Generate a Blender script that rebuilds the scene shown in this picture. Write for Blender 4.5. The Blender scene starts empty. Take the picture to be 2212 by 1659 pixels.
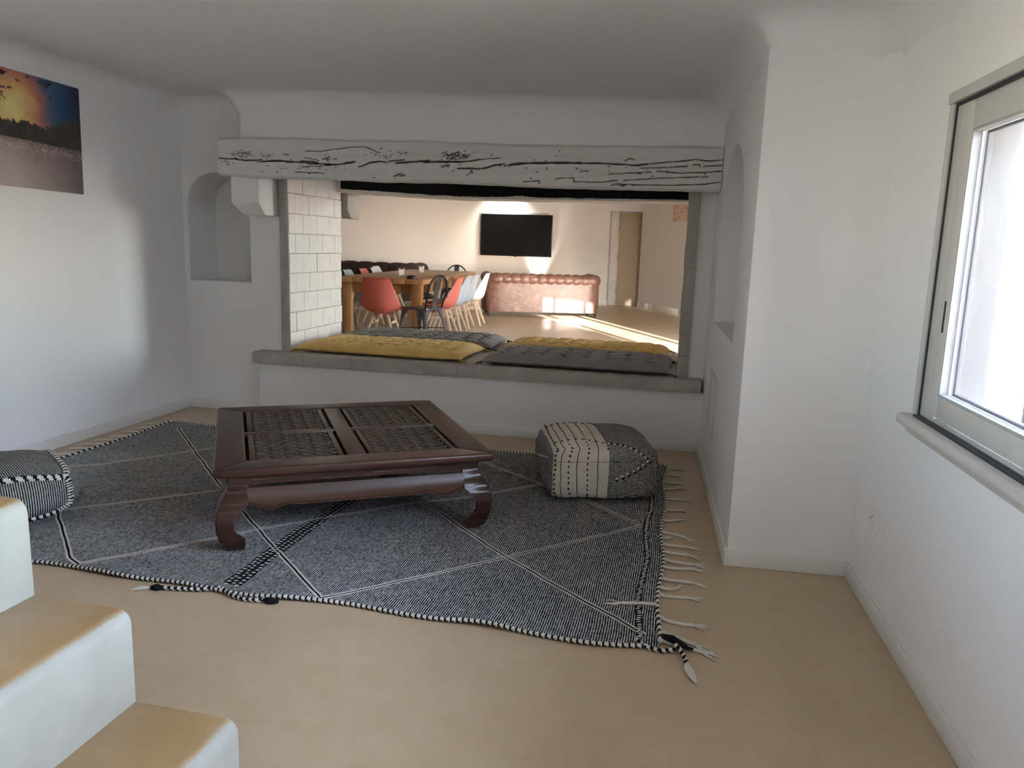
import bpy, bmesh, math, random
from mathutils import Vector, Matrix, noise as mnoise
random.seed(7)
R = math.radians
scene = bpy.context.scene
COL = scene.collection

# ------------------------------------------------------------------ camera
F_PX, CAM_H = 1670.0, 1.22
YAW, PITCH, ROLL = R(12.3), R(10.1), 0.032
fw = Vector((-math.sin(YAW)*math.cos(PITCH), math.cos(YAW)*math.cos(PITCH), -math.sin(PITCH)))
r0 = Vector((math.cos(YAW), math.sin(YAW), 0)); u0 = r0.cross(fw)
rt = r0*math.cos(ROLL) + u0*math.sin(ROLL); up = u0*math.cos(ROLL) - r0*math.sin(ROLL)
cam = bpy.data.cameras.new('camera'); camo = bpy.data.objects.new('camera', cam); COL.objects.link(camo)
M3 = Matrix((rt, up, -fw)).transposed()
camo.matrix_world = Matrix.Translation((0, 0, CAM_H)) @ M3.to_4x4()
cam.sensor_width = 36.0; cam.lens = 36.0*F_PX/2212.0; cam.clip_start = 0.02; cam.clip_end = 200
scene.camera = camo

# ------------------------------------------------------------------ world, sun, exposure
SUN_EL, SUN_DIR = R(11.4), Vector((0.47, -0.88, 0)).normalized()      # direction towards the sun (plan)
SUN_VEC = Vector((SUN_DIR.x*math.cos(SUN_EL), SUN_DIR.y*math.cos(SUN_EL), math.sin(SUN_EL)))
world = bpy.data.worlds.new('sky'); scene.world = world; world.use_nodes = True
wn = world.node_tree; wn.nodes.clear()
wo = wn.nodes.new('ShaderNodeOutputWorld'); wb = wn.nodes.new('ShaderNodeBackground'); sk = wn.nodes.new('ShaderNodeTexSky')
sk.sky_type = 'NISHITA'; sk.sun_disc = False; sk.sun_elevation = SUN_EL; sk.sun_rotation = math.atan2(SUN_DIR.x, SUN_DIR.y)
sk.air_density = 1.0; sk.dust_density = 0.4; sk.ozone_density = 1.6
wb.inputs['Strength'].default_value = 2.0
hs = wn.nodes.new('ShaderNodeHueSaturation'); hs.inputs['Saturation'].default_value = 0.6      # hazy winter sky
tn = wn.nodes.new('ShaderNodeMix'); tn.data_type = 'RGBA'; tn.blend_type = 'MULTIPLY'; tn.inputs[0].default_value = 1.0; tn.inputs[7].default_value = (1.0, 0.975, 1.05, 1)
wn.links.new(sk.outputs[0], hs.inputs['Color']); wn.links.new(hs.outputs[0], tn.inputs[6]); wn.links.new(tn.outputs[2], wb.inputs[0]); wn.links.new(wb.outputs[0], wo.inputs[0])
sun = bpy.data.lights.new('sun', 'SUN'); suno = bpy.data.objects.new('sun', sun); COL.objects.link(suno)
sun.energy = 10.5; sun.angle = R(0.53); sun.color = (1.0, 0.965, 0.92)
suno.rotation_euler = SUN_VEC.to_track_quat('Z', 'Y').to_euler(); suno.location = (8, -12, 6)
XLP = -3.45
def portal(name, loc, rot, sx, sy):
    l = bpy.data.lights.new(name, 'AREA'); l.shape = 'RECTANGLE'; l.size = sx; l.size_y = sy; l.energy = 1
    o = bpy.data.objects.new(name, l); COL.objects.link(o); o.location = loc; o.rotation_euler = rot
    l.cycles.is_portal = True
    return o
portal('window_portal', (0.86, 1.62, 1.21), (0, R(90), 0), 0.9, 1.9)
portal('window_fill_portal', (XLP-0.4, -1.1, 1.56), (0, R(-90), 0), 0.9, 2.0)  # for the window added as fill light
portal('hall_fill_portal', (3.95, 8.55, 1.3), (0, R(90), 0), 2.0, 1.9)  # for the added hall window
portal('glazed_door_portal', (2.17, 6.14, 1.05), (R(90), 0, 0), 1.2, 2.1)
vs = scene.view_settings
vs.view_transform = 'Standard'; vs.look = 'None'; vs.gamma = 1.0; vs.use_curve_mapping = False
vs.exposure = 2.62
scene.cycles.max_bounces = 7; scene.cycles.diffuse_bounces = 5; scene.cycles.glossy_bounces = 3
scene.cycles.use_adaptive_sampling = True; scene.cycles.adaptive_threshold = 0.12; scene.cycles.adaptive_min_samples = 40; scene.cycles.sample_clamp_indirect = 2.0
scene.cycles.caustics_reflective = False; scene.cycles.caustics_refractive = False

# ------------------------------------------------------------------ material helpers
class NT:
    def __init__(s, name):
        s.m = bpy.data.materials.new(name); s.m.use_nodes = True
        s.t = s.m.node_tree; s.b = s.t.nodes['Principled BSDF']; s.out = s.t.nodes['Material Output']
        s.co = s.t.nodes.new('ShaderNodeTexCoord').outputs['Object']
    def n(s, typ, **kw):
        nd = s.t.nodes.new(typ)
        for k, v in kw.items():
            if k.startswith('i_'):
                key = k[2:]; key = int(key) if key.isdigit() else key.replace('_', ' ')
                inp = nd.inputs[key]
                if isinstance(v, bpy.types.NodeSocket): s.t.links.new(v, inp)
                else: inp.default_value = v
            else: setattr(nd, k, v)
        return nd
    def link(s, a, b): s.t.links.new(a, b)
    def math(s, op, a, b=0.0, c=None):
        nd = s.n('ShaderNodeMath', operation=op, i_0=a, i_1=b)
        if c is not None:
            if isinstance(c, bpy.types.NodeSocket): s.t.links.new(c, nd.inputs[2])
            else: nd.inputs[2].default_value = c
        return nd.outputs[0]
    def xyz(s, co=None):
        nd = s.n('ShaderNodeSeparateXYZ', i_0=co or s.co); return nd.outputs
    def mapping(s, scale, co=None, rot=(0, 0, 0), loc=(0, 0, 0)):
        return s.n('ShaderNodeMapping', i_Vector=co or s.co, i_Scale=scale, i_Rotation=rot, i_Location=loc).outputs[0]
    def noise(s, scale, detail=3.0, co=None, rough=0.55, dist=0.0):
        return s.n('ShaderNodeTexNoise', i_Vector=co or s.co, i_Scale=scale, i_Detail=detail, i_Roughness=rough, i_Distortion=dist).outputs[0]
    def ramp(s, fac, stops, interp='LINEAR'):
        nd = s.n('ShaderNodeValToRGB', i_0=fac); cr = nd.color_ramp; cr.interpolation = interp
        while len(cr.elements) < len(stops): cr.elements.new(0.5)
        for e, (p, c) in zip(cr.elements, stops):
            e.position = p; e.color = c if len(c) == 4 else (*c, 1)
        return nd.outputs[0]
    def mix(s, fac, a, b):
        nd = s.n('ShaderNodeMix', data_type='RGBA')
        for sock, v in ((nd.inputs[0], fac), (nd.inputs[6], a), (nd.inputs[7], b)):
            if isinstance(v, bpy.types.NodeSocket): s.t.links.new(v, sock)
            else: sock.default_value = v if not isinstance(v, tuple) or len(v) == 4 else (*v, 1)
        return nd.outputs[2]
    def bump(s, h, strength=0.3, dist=0.01):
        nd = s.n('ShaderNodeBump', i_Strength=strength, i_Distance=dist, i_Height=h); s.link(nd.outputs[0], s.b.inputs['Normal'])
    def base(s, c, rough=0.6, spec=0.5, metal=0.0):
        if isinstance(c, bpy.types.NodeSocket): s.link(c, s.b.inputs['Base Color'])
        else: s.b.inputs['Base Color'].default_value = (*c, 1)
        if isinstance(rough, bpy.types.NodeSocket): s.link(rough, s.b.inputs['Roughness'])
        else: s.b.inputs['Roughness'].default_value = rough
        s.b.inputs['Specular IOR Level'].default_value = spec; s.b.inputs['Metallic'].default_value = metal
        return s

def m_plain(name, c, rough=0.5, spec=0.5, metal=0.0, var=0.08, nscale=12, bump=0.0, bscale=60):
    k = NT(name); n = k.noise(nscale, 4)
    col = k.ramp(n, [(0.3, tuple(v*(1-var) for v in c)), (0.7, tuple(min(1, v*(1+var)) for v in c))])
    k.base(col, rough, spec, metal)
    if bump: k.bump(k.noise(bscale, 4), bump, 0.004)
    return k.m
def m_plaster(name, c, bump=0.25):
    k = NT(name); k.base(c, 0.75, 0.25); k.bump(k.noise(3.0, 2.0), bump, 0.03); return k.m
def m_wood(name, c1, c2, rough=0.4, scale=1.0, axis=0, spec=0.5, streak=14):
    k = NT(name); sc = [streak*scale]*3; sc[axis] = 1.2*scale
    g = k.noise(1.0, 6, k.mapping(tuple(sc)), 0.6, 0.6); f = k.noise(4.0, 3, k.mapping(tuple(v*3 for v in sc)))
    v = k.math('ADD', k.math('MULTIPLY', g, 0.75), k.math('MULTIPLY', f, 0.25))
    k.base(k.ramp(v, [(0.32, c1), (0.68, c2)]), rough, spec); k.bump(v, 0.12, 0.004); return k.m

M = {}
M['plaster'] = m_plaster('white_plaster', (0.86, 0.85, 0.84))
M['ceil'] = m_plaster('ceiling_plaster', (0.86, 0.85, 0.84))
M['baseboard'] = m_plain('baseboard_paint', (0.80, 0.785, 0.755), 0.45, var=0.03)
M['hallwall'] = m_plaster('hall_plaster', (0.79, 0.785, 0.78), 0.12)
M['ground'] = m_plain('pale_gravel', (0.46, 0.44, 0.41), 0.9, 0.2, nscale=30)
M['exterior'] = m_plaster('exterior_render', (0.82, 0.80, 0.77), 0.3)
def floor_mat():
    k = NT('polished_concrete'); big = k.noise(0.9, 4, rough=0.6); fine = k.noise(14, 2)
    v = k.math('ADD', k.math('MULTIPLY', big, 0.7), k.math('MULTIPLY', fine, 0.3))
    col = k.ramp(v, [(0.33, (0.46, 0.335, 0.205)), (0.5, (0.52, 0.39, 0.25)), (0.68, (0.57, 0.44, 0.30))])
    rr = k.ramp(big, [(0.3, (0.30,)*3), (0.7, (0.46,)*3)])
    k.base(col, rr, 0.5); return k.m
M['floor'] = floor_mat()
def stair_mat():
    k = NT('painted_concrete_step'); geo = k.n('ShaderNodeNewGeometry'); nz = k.xyz(geo.outputs['Normal'])[2]
    wear = k.math('ADD', nz, k.math('MULTIPLY', k.math('SUBTRACT', k.noise(9, 4), 0.5), 0.35))
    f = k.ramp(wear, [(0.78, (0, 0, 0)), (0.97, (1, 1, 1))])
    tan = k.ramp(k.noise(5, 5), [(0.3, (0.33, 0.20, 0.085)), (0.7, (0.41, 0.265, 0.125))])
    pale = k.ramp(k.noise(7, 5), [(0.3, (0.36, 0.352, 0.29)), (0.7, (0.43, 0.42, 0.355))])
    k.base(k.mix(f, pale, tan), 0.32, 0.5); k.bump(k.noise(70, 4), 0.18, 0.003); return k.m
M['stair'] = stair_mat()
M['paver'] = m_plain('grey_painted_brick', (0.44, 0.40, 0.355), 0.6, var=0.10, nscale=9, bump=0.3, bscale=40)
M['brick'] = m_plain('white_painted_brick', (0.84, 0.80, 0.745), 0.65, var=0.05, nscale=14, bump=0.35, bscale=45)
M['mortar'] = m_plain('mortar', (0.42, 0.39, 0.35), 0.8, var=0.1)
M['soot'] = m_plain('soot_black', (0.012, 0.012, 0.013), 0.9, 0.1, bump=0.3)
M['corbelback'] = m_plain('grey_stone', (0.42, 0.39, 0.35), 0.7, bump=0.3)
def beam_mat():
    k = NT('white_painted_old_oak'); at = k.n('ShaderNodeAttribute', attribute_name='crack').outputs['Fac']
    g = k.noise(1.0, 6, k.mapping((1.5, 18, 18))); w = k.ramp(g, [(0.3, (0.66, 0.64, 0.60)), (0.7, (0.75, 0.735, 0.70))])
    k.base(k.mix(at, w, (0.02, 0.016, 0.013, 1)), 0.6, 0.3); k.bump(k.noise(1.0, 6, k.mapping((4, 60, 60))), 0.3, 0.004); return k.m
M['beam'] = beam_mat()
M['darkwood'] = m_wood('dark_red_hardwood', (0.017, 0.007, 0.005), (0.078, 0.030, 0.016), 0.36, 1.2, 0)
M['darkwood_y'] = m_wood('dark_red_hardwood_cross', (0.017, 0.007, 0.005), (0.078, 0.030, 0.016), 0.36, 1.2, 1)
M['darkwood_z'] = m_wood('dark_red_hardwood_leg', (0.022, 0.008, 0.006), (0.055, 0.019, 0.011), 0.32, 1.2, 2)
M['strand'] = m_wood('woven_dark_strip', (0.030, 0.019, 0.013), (0.090, 0.058, 0.038), 0.34, 2, 0)
M['groove'] = m_plain('groove_black', (0.006, 0.004, 0.004), 0.7)
M['oak'] = m_wood('honey_oak', (0.30, 0.145, 0.055), (0.50, 0.275, 0.12), 0.35, 0.7, 1)
M['oakz'] = m_wood('honey_oak_leg', (0.28, 0.13, 0.05), (0.46, 0.245, 0.10), 0.4, 0.7, 2)
M['beech'] = m_wood('pale_beech', (0.62, 0.44, 0.29), (0.76, 0.58, 0.42), 0.45, 1, 2)
M['coral'] = m_plain('coral_plastic', (0.62, 0.155, 0.115), 0.38, var=0.02)
M['white_pl'] = m_plain('white_plastic', (0.86, 0.86, 0.86), 0.35, var=0.01)
M['grey_pl'] = m_plain('pale_grey_plastic', (0.42, 0.47, 0.52), 0.35, var=0.01)
M['gunmetal'] = m_plain('gunmetal_steel', (0.13, 0.14, 0.16), 0.28, metal=0.9, var=0.15)
M['blackmetal'] = m_plain('black_steel', (0.02, 0.02, 0.022), 0.35, metal=0.5)
M['black_pl'] = m_plain('black_plastic', (0.012, 0.012, 0.013), 0.35)
M['screen'] = m_plain('tv_screen', (0.004, 0.004, 0.005), 0.12, var=0.0)
M['greyframe'] = m_plain('grey_mount', (0.45, 0.45, 0.44), 0.5)
M['alu'] = m_plain('beige_grey_aluminium', (0.60, 0.585, 0.55), 0.42, var=0.04)
M['rubber'] = m_plain('rubber_gasket', (0.03, 0.035, 0.045), 0.5)
M['steel'] = m_plain('brushed_steel', (0.6, 0.6, 0.6), 0.3, metal=1.0)
M['doorpaint'] = m_plain('taupe_door_paint', (0.47, 0.385, 0.275), 0.5, var=0.03)
def glass_mat(name, tint=(1, 1, 1), gl=0.07):
    k = NT(name); k.t.nodes.remove(k.b)
    tr = k.n('ShaderNodeBsdfTransparent'); tr.inputs[0].default_value = (*tint, 1)
    g = k.n('ShaderNodeBsdfGlossy'); g.inputs['Roughness'].default_value = 0.02
    fr = k.n('ShaderNodeFresnel', i_IOR=1.45).outputs[0]
    mx = k.n('ShaderNodeMixShader', i_0=k.math('MULTIPLY', fr, 0.9), i_1=tr.outputs[0], i_2=g.outputs[0]); k.link(mx.outputs[0], k.out.inputs[0]); return k.m
M['pane'] = glass_mat('window_pane', (0.97, 0.985, 1.0))
def clear_glass():
    k = NT('clear_glass'); k.base((1, 1, 1), 0.02); k.b.inputs['Transmission Weight'].default_value = 1.0; k.b.inputs['IOR'].default_value = 1.45; return k.m
M['glass'] = clear_glass()
def leather(name, c1, c2, c3, rough):
    k = NT(name); n = k.noise(6, 6, rough=0.7); sp = k.noise(26, 5, rough=0.75)
    v = k.math('ADD', k.math('MULTIPLY', n, 0.55), k.math('MULTIPLY', sp, 0.45))
    k.base(k.ramp(v, [(0.33, c1), (0.5, c2), (0.66, c3)]), rough, 0.5); k.bump(sp, 0.15, 0.004); return k.m
M['leather'] = leather('worn_brown_leather', (0.085, 0.040, 0.030), (0.160, 0.080, 0.058), (0.30, 0.185, 0.15), 0.40)
M['leather_dark'] = leather('dark_brown_suede', (0.022, 0.011, 0.009), (0.034, 0.018, 0.014), (0.046, 0.026, 0.021), 0.7)
def cotton(name, c, dots=False):
    k = NT(name); x = k.noise(180, 2); n = k.noise(7, 4)
    v = k.ramp(k.math('ADD', k.math('MULTIPLY', x, 0.35), k.math('MULTIPLY', n, 0.65)), [(0.3, tuple(a*.86 for a in c)), (0.7, tuple(min(1, a*1.12) for a in c))])
    if dots:
        s = k.xyz(); P = 0.0115
        gx = k.math('ABSOLUTE', k.math('SINE', k.math('MULTIPLY', k.math('ADD', s[0], s[2]), math.pi/P)))
        gy = k.math('ABSOLUTE', k.math('SINE', k.math('MULTIPLY', k.math('ADD', s[1], k.math('MULTIPLY', s[2], 1.7)), math.pi/P)))
        msk = k.math('GREATER_THAN', k.math('MULTIPLY', gx, gy), 0.62)
        v = k.mix(k.math('MULTIPLY', msk, 0.55), v, tuple(a*0.38 for a in c)+(1,))
    k.base(v, 0.85, 0.2); k.b.inputs['Sheen Weight'].default_value = 0.15; k.bump(x, 0.25, 0.002); return k.m
M['mustard'] = cotton('mustard_cotton', (0.74, 0.50, 0.165))
M['mustard_dk'] = cotton('ochre_tassel', (0.52, 0.28, 0.06))
M['greycot'] = cotton('grey_cotton', (0.28, 0.265, 0.25), True)
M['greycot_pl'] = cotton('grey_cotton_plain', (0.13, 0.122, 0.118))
def weave(name, ax, period, c_dark, c_light, bal=0.5, brk=1.0, cross=False, attr=None):
    """black and white hand weave: broken stripes along one axis (object space)"""
    k = NT(name); s = k.xyz(); warp = k.noise(5.0, 3)
    base_u = k.n('ShaderNodeAttribute', attribute_name=attr).outputs['Fac'] if attr else s[ax]
    u = k.math('ADD', base_u, k.math('MULTIPLY', k.math('SUBTRACT', warp, 0.5), period*1.6))
    st = k.math('SINE', k.math('MULTIPLY', u, 2*math.pi/period))
    oth = 1 - ax if ax < 2 else 0
    sc = [55.0]*3; sc[ax] = 150.0
    nb = k.noise(1.0, 3, k.mapping(tuple(sc)), 0.7)
    lg = k.noise(1.8, 3)
    v = k.math('ADD', st, k.math('MULTIPLY', k.math('SUBTRACT', nb, 0.5), 3.2*brk))
    v = k.math('ADD', v, k.math('MULTIPLY', k.math('SUBTRACT', lg, 0.5), 0.9))
    if cross:
        st2 = k.math('SINE', k.math('MULTIPLY', k.math('ADD', s[2], k.math('MULTIPLY', s[1], 1.0)), 2*math.pi/(period*1.05)))
        v = k.math('ADD', k.math('MAXIMUM', v, k.math('MULTIPLY', st2, 0.9)), -0.45)
    col = k.ramp(k.math('ADD', k.math('MULTIPLY', v, 0.25), bal), [(0.36, c_dark), (0.62, c_light)])
    k.base(col, 0.95, 0.1); k.bump(k.math('ADD', st, nb), 0.5, 0.003); return k.m
DK, LT = (0.012, 0.012, 0.015), (0.56, 0.555, 0.54)
M['rug'] = weave('rug_weave', 0, 0.0082, DK, LT, 0.455, 1.45)
M['poufstripe'] = weave('pouf_stripe', 0, 0.0090, DK, (0.44, 0.425, 0.39), 0.455, 0.7, attr='stripe')
M['wool_w'] = m_plain('white_wool', (0.66, 0.62, 0.55), 0.95, 0.1, bump=0.5, bscale=160)
M['wool_b'] = m_plain('black_wool', (0.012, 0.012, 0.014), 0.95, 0.1, bump=0.5, bscale=160)
def pouf_mat():
    k = NT('patched_pouf_cloth'); s = k.xyz()
    # dark check weave
    P = 0.0065; warp = k.math('MULTIPLY', k.math('SUBTRACT', k.noise(9, 3), 0.5), 0.02)
    a = k.math('SINE', k.math('MULTIPLY', k.math('ADD', k.math('SUBTRACT', s[0], k.math('MULTIPLY', s[1], 0.6)), warp), 2*math.pi/P))
    b = k.math('SINE', k.math('MULTIPLY', k.math('ADD', k.math('ADD', s[2], s[1]), warp), 2*math.pi/P))
    nb = k.noise(120, 3)
    v = k.math('ADD', k.math('ADD', k.math('MAXIMUM', a, b), -0.95), k.math('MULTIPLY', k.math('SUBTRACT', nb, 0.5), 2.4))
    chk = k.ramp(k.math('ADD', k.math('MULTIPLY', v, 0.3), 0.5), [(0.27, (0.018, 0.018, 0.02)), (0.54, (0.48, 0.46, 0.43))])
    wool = k.ramp(k.noise(9, 5), [(0.3, (0.58, 0.50, 0.41)), (0.7, (0.68, 0.61, 0.52))])
    jit = k.math('MULTIPLY', k.math('SUBTRACT', k.noise(30, 2), 0.5), 0.006)
    xx = k.math('ADD', s[0], jit)
    msk = k.math('MULTIPLY', k.math('GREATER_THAN', xx, -0.254), k.math('LESS_THAN', xx, 0.012))
    k.base(k.mix(msk, chk, wool), 0.95, 0.1); k.bump(k.math('ADD', nb, k.math('MULTIPLY', k.math('MAXIMUM', a, b), 0.3)), 0.45, 0.003); return k.m
M['pouf'] = pouf_mat()
def sunset_mat():
    """wide print: sunset cloud glow over a tree line, misty lake below (object space: y along, z up, origin at lower right)"""
    k = NT('sunset_lake_print'); s = k.xyz(); u, v = k.math('MULTIPLY', s[1], -1.0), s[2]     # u grows to the left
    cl = k.noise(7, 6, k.mapping((1, 1, 1.6)), 0.62)
    dx = k.math('SUBTRACT', u, 0.46); dz = k.math('SUBTRACT', v, 0.40)
    d = k.math('SQRT', k.math('ADD', k.math('MULTIPLY', dx, dx), k.math('MULTIPLY', dz, dz)))
    d2 = k.math('ADD', d, k.math('MULTIPLY', k.math('SUBTRACT', cl, 0.5), 0.16))
    sky = k.ramp(k.math('MULTIPLY', d2, 2.0), [(0.05, (0.86, 0.72, 0.28)), (0.22, (0.78, 0.45, 0.18)), (0.36, (0.50, 0.20, 0.13)), (0.50, (0.10, 0.13, 0.20)), (0.62, (0.020, 0.085, 0.19)), (0.9, (0.008, 0.02, 0.06))])
    dark = k.math('GREATER_THAN', k.noise(16, 5, k.mapping((1, 1, 1.5)), 0.65), k.math('SUBTRACT', 0.86, k.math('MULTIPLY', v, 0.48)))
    sky = k.mix(k.math('MULTIPLY', dark, 0.85), sky, (0.03, 0.018, 0.03, 1))
    tree_h = k.math('ADD', k.math('MULTIPLY', k.math('SUBTRACT', k.noise(30, 8, k.mapping((1, 1, 0.5)), 0.75), 0.5), 0.15), k.math('ADD', 0.335, k.math('MULTIPLY', k.math('MAXIMUM', k.math('SUBTRACT', 0.22, u), 0.0), 0.42)))
    trees = k.ramp(k.noise(18, 5), [(0.3, (0.022, 0.018, 0.016)), (0.7, (0.070, 0.055, 0.045))])
    img = k.mix(k.math('LESS_THAN', v, tree_h), sky, trees)
    shore = k.math('ADD', 0.240, k.math('MULTIPLY', u, 0.015))
    lake_v = k.math('ADD', k.math('DIVIDE', v, 0.25), k.math('MULTIPLY', k.math('SUBTRACT', k.noise(10, 4, k.mapping((1, 1, 0.25))), 0.5), 0.9))
    lake = k.ramp(lake_v, [(0.0, (0.40, 0.33, 0.31)), (0.6, (0.36, 0.28, 0.27)), (1.0, (0.20, 0.135, 0.125))])
    lft = k.ramp(u, [(0.0, (0.35,)*3), (0.45, (1.15,)*3)])
    mul = k.n('ShaderNodeMix', data_type='RGBA', blend_type='MULTIPLY'); mul.inputs[0].default_value = 1.0
    k.link(lake, mul.inputs[6]); k.link(lft, mul.inputs[7])
    birds = k.math('GREATER_THAN', k.noise(150, 3, k.mapping((1, 1, 0.7)), 0.6), k.math('ADD', 0.50, k.math('MULTIPLY', k.math('ABSOLUTE', k.math('SUBTRACT', v, k.math('SUBTRACT', shore, 0.035))), 2.6)))
    lk = k.mix(k.math('MULTIPLY', birds, 0.6), mul.outputs[2], (0.62, 0.50, 0.46, 1))
    img = k.mix(k.math('LESS_THAN', v, shore), img, lk)
    k.base(img, 0.45, 0.4); return k.m
M['sunset'] = sunset_mat()
def desert_mat():
    k = NT('sand_print'); s = k.xyz()
    base = k.ramp(k.noise(9, 5, k.mapping((1, 1, 3))), [(0.3, (0.55, 0.28, 0.20)), (0.5, (0.74, 0.54, 0.45)), (0.7, (0.80, 0.68, 0.60))])
    dk = k.math('GREATER_THAN', k.noise(14, 4, k.mapping((1, 1, 0.5))), 0.62)
    col = k.mix(k.math('MULTIPLY', dk, 0.75), base, (0.16, 0.13, 0.12, 1)); k.base(col, 0.5); return k.m
M['desert'] = desert_mat()

# ------------------------------------------------------------------ mesh helpers
class MB:
    def __init__(s): s.v = []; s.f = []; s.mi = []
    def add(s, verts, faces, mi=0):
        b = len(s.v); s.v += [tuple(p) for p in verts]; s.f += [tuple(b+i for i in q) for q in faces]; s.mi += [mi]*len(faces); return s
    def box(s, a, b, mi=0, xf=None):
        x0, y0, z0 = a; x1, y1, z1 = b
        vs_ = [Vector(p) for p in ((x0,y0,z0),(x1,y0,z0),(x1,y1,z0),(x0,y1,z0),(x0,y0,z1),(x1,y0,z1),(x1,y1,z1),(x0,y1,z1))]
        if xf is not None: vs_ = [xf @ p for p in vs_]
        return s.add(vs_, [(0,3,2,1),(4,5,6,7),(0,1,5,4),(1,2,6,5),(2,3,7,6),(3,0,4,7)], mi)
    def hexa(s, p, mi=0):      # 8 corners, same order as box
        return s.add(p, [(0,3,2,1),(4,5,6,7),(0,1,5,4),(1,2,6,5),(2,3,7,6),(3,0,4,7)], mi)
    def prism(s, poly, f0, f1, mi=0):   # poly: list of 2-D points, f0/f1: map 2-D -> 3-D at the two ends
        n = len(poly); vs_ = [f0(*p) for p in poly] + [f1(*p) for p in poly]
        return s.add(vs_, [tuple(range(n-1, -1, -1)), tuple(range(n, 2*n))] + [(i, (i+1) % n, n+(i+1) % n, n+i) for i in range(n)], mi)
    def tube(s, pts, r, n=8, closed=False, cap=True, mi=0, flat=1.0, upv=None, mif=None):
        pts = [Vector(p) for p in pts]; m = len(pts); rr = r if isinstance(r, (list, tuple)) else [r]*m
        b = len(s.v); prev = None
        for i, p in enumerate(pts):
            t = (pts[(i+1) % m]-pts[i-1]) if closed else (pts[min(i+1, m-1)]-pts[max(i-1, 0)])
            t = t.normalized() if t.length > 1e-9 else Vector((0, 0, 1))
            ref = upv if upv is not None else (prev if prev is not None else (Vector((0, 0, 1)) if abs(t.z) < 0.9 else Vector((1, 0, 0))))
            ref = Vector(ref); sd = t.cross(ref)
            if sd.length < 1e-6: sd = t.cross(Vector((1, 0, 0)))
            sd.normalize(); nn = sd.cross(t).normalized(); prev = nn
            for j in range(n):
                a = 2*math.pi*j/n; s.v.append(tuple(p + sd*(rr[i]*math.cos(a)) + nn*(rr[i]*flat*math.sin(a))))
        L = m if closed else m-1
        for i in range(L):
            for j in range(n):
                i2 = (i+1) % m; s.f.append((b+i*n+j, b+i*n+(j+1) % n, b+i2*n+(j+1) % n, b+i2*n+j)); s.mi.append(mif(i, j) if mif else mi)
        if cap and not closed:
            s.f.append(tuple(b+j for j in range(n-1, -1, -1))); s.mi.append(mi); s.f.append(tuple(b+(m-1)*n+j for j in range(n))); s.mi.append(mi)
        return s
    def lathe(s, prof, n=20, c=(0, 0, 0), mi=0):
        b = len(s.v); cx, cy, cz = c
        for (r, z) in prof:
            for j in range(n):
                a = 2*math.pi*j/n; s.v.append((cx+r*math.cos(a), cy+r*math.sin(a), cz+z))
        for i in range(len(prof)-1):
            for j in range(n): s.f.append((b+i*n+j, b+i*n+(j+1) % n, b+(i+1)*n+(j+1) % n, b+(i+1)*n+j)); s.mi.append(mi)
        return s
    def grid(s, fn, nu, nv, cu=False, cv=False, mi=0, mif=None):
        b = len(s.v)
        for i in range(nu):
            for j in range(nv): s.v.append(tuple(fn(i, j)))
        for i in range(nu if cu else nu-1):
            for j in range(nv if cv else nv-1):
                i2, j2 = (i+1) % nu, (j+1) % nv
                s.f.append((b+i*nv+j, b+i2*nv+j, b+i2*nv+j2, b+i*nv+j2)); s.mi.append(mif(i, j) if mif else mi)
        return s
    def mesh(s, name, mats, bevel=0, seg=2, smooth=True, ang=35):
        me = bpy.data.meshes.new(name); me.from_pydata(s.v, [], s.f)
        for mt in (mats if isinstance(mats, (list, tuple)) else [mats]): me.materials.append(mt)
        me.polygons.foreach_set('material_index', s.mi)
        bm = bmesh.new(); bm.from_mesh(me); bmesh.ops.recalc_face_normals(bm, faces=bm.faces)
        if bevel: bmesh.ops.bevel(bm, geom=[e for e in bm.edges if len(e.link_faces) == 2 and e.calc_face_angle(0) > 0.35], offset=bevel, segments=seg, affect='EDGES', profile=0.5, clamp_overlap=True)
        bm.to_mesh(me); bm.free()
        if smooth:
            me.polygons.foreach_set('use_smooth', [True]*len(me.polygons)); me.set_sharp_from_angle(angle=R(ang))
        me.update(); return me
    def build(s, name, mats, parent=None, **kw):
        return put(name, s.mesh(name, mats, **kw), parent)
def put(name, me, parent=None, loc=None, rot=None):
    o = bpy.data.objects.new(name, me); COL.objects.link(o)
    if parent is not None: o.parent = parent
    if loc is not None: o.location = loc
    if rot is not None: o.rotation_euler = rot
    return o
def tag(o, label=None, cat=None, group=None, kind=None):
    if label: o['label'] = label
    if cat: o['category'] = cat
    if group: o['group'] = group
    if kind: o['kind'] = kind
    return o
def struct(o, label, cat=None): return tag(o, label, cat, None, 'structure')
def empty(name, loc=(0, 0, 0), rz=0.0):
    o = bpy.data.objects.new(name, None); COL.objects.link(o); o.location = loc; o.rotation_euler = (0, 0, rz); o.empty_display_size = 0.1; return o
def copy_tree(o, parent=None):
    c = o.copy(); COL.objects.link(c); c.parent = parent
    for ch in o.children: copy_tree(ch, c)
    return c
def box_obj(name, a, b, mat, parent=None, bevel=0.0, **kw): return MB().box(a, b).build(name, mat, parent, bevel=bevel, **kw)
def nz(x, y=0.0, z=0.0): return mnoise.noise(Vector((x, y, z)))
def lerp(a, b, t): return a+(b-a)*t
def interp(tab, x):
    if x <= tab[0][0]: return tab[0][1]
    for (a, va), (b, vb) in zip(tab, tab[1:]):
        if x <= b:
            t = (x-a)/(b-a); t = t*t*(3-2*t)*0.5+t*0.5
            return lerp(va, vb, t)
    return tab[-1][1]

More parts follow.
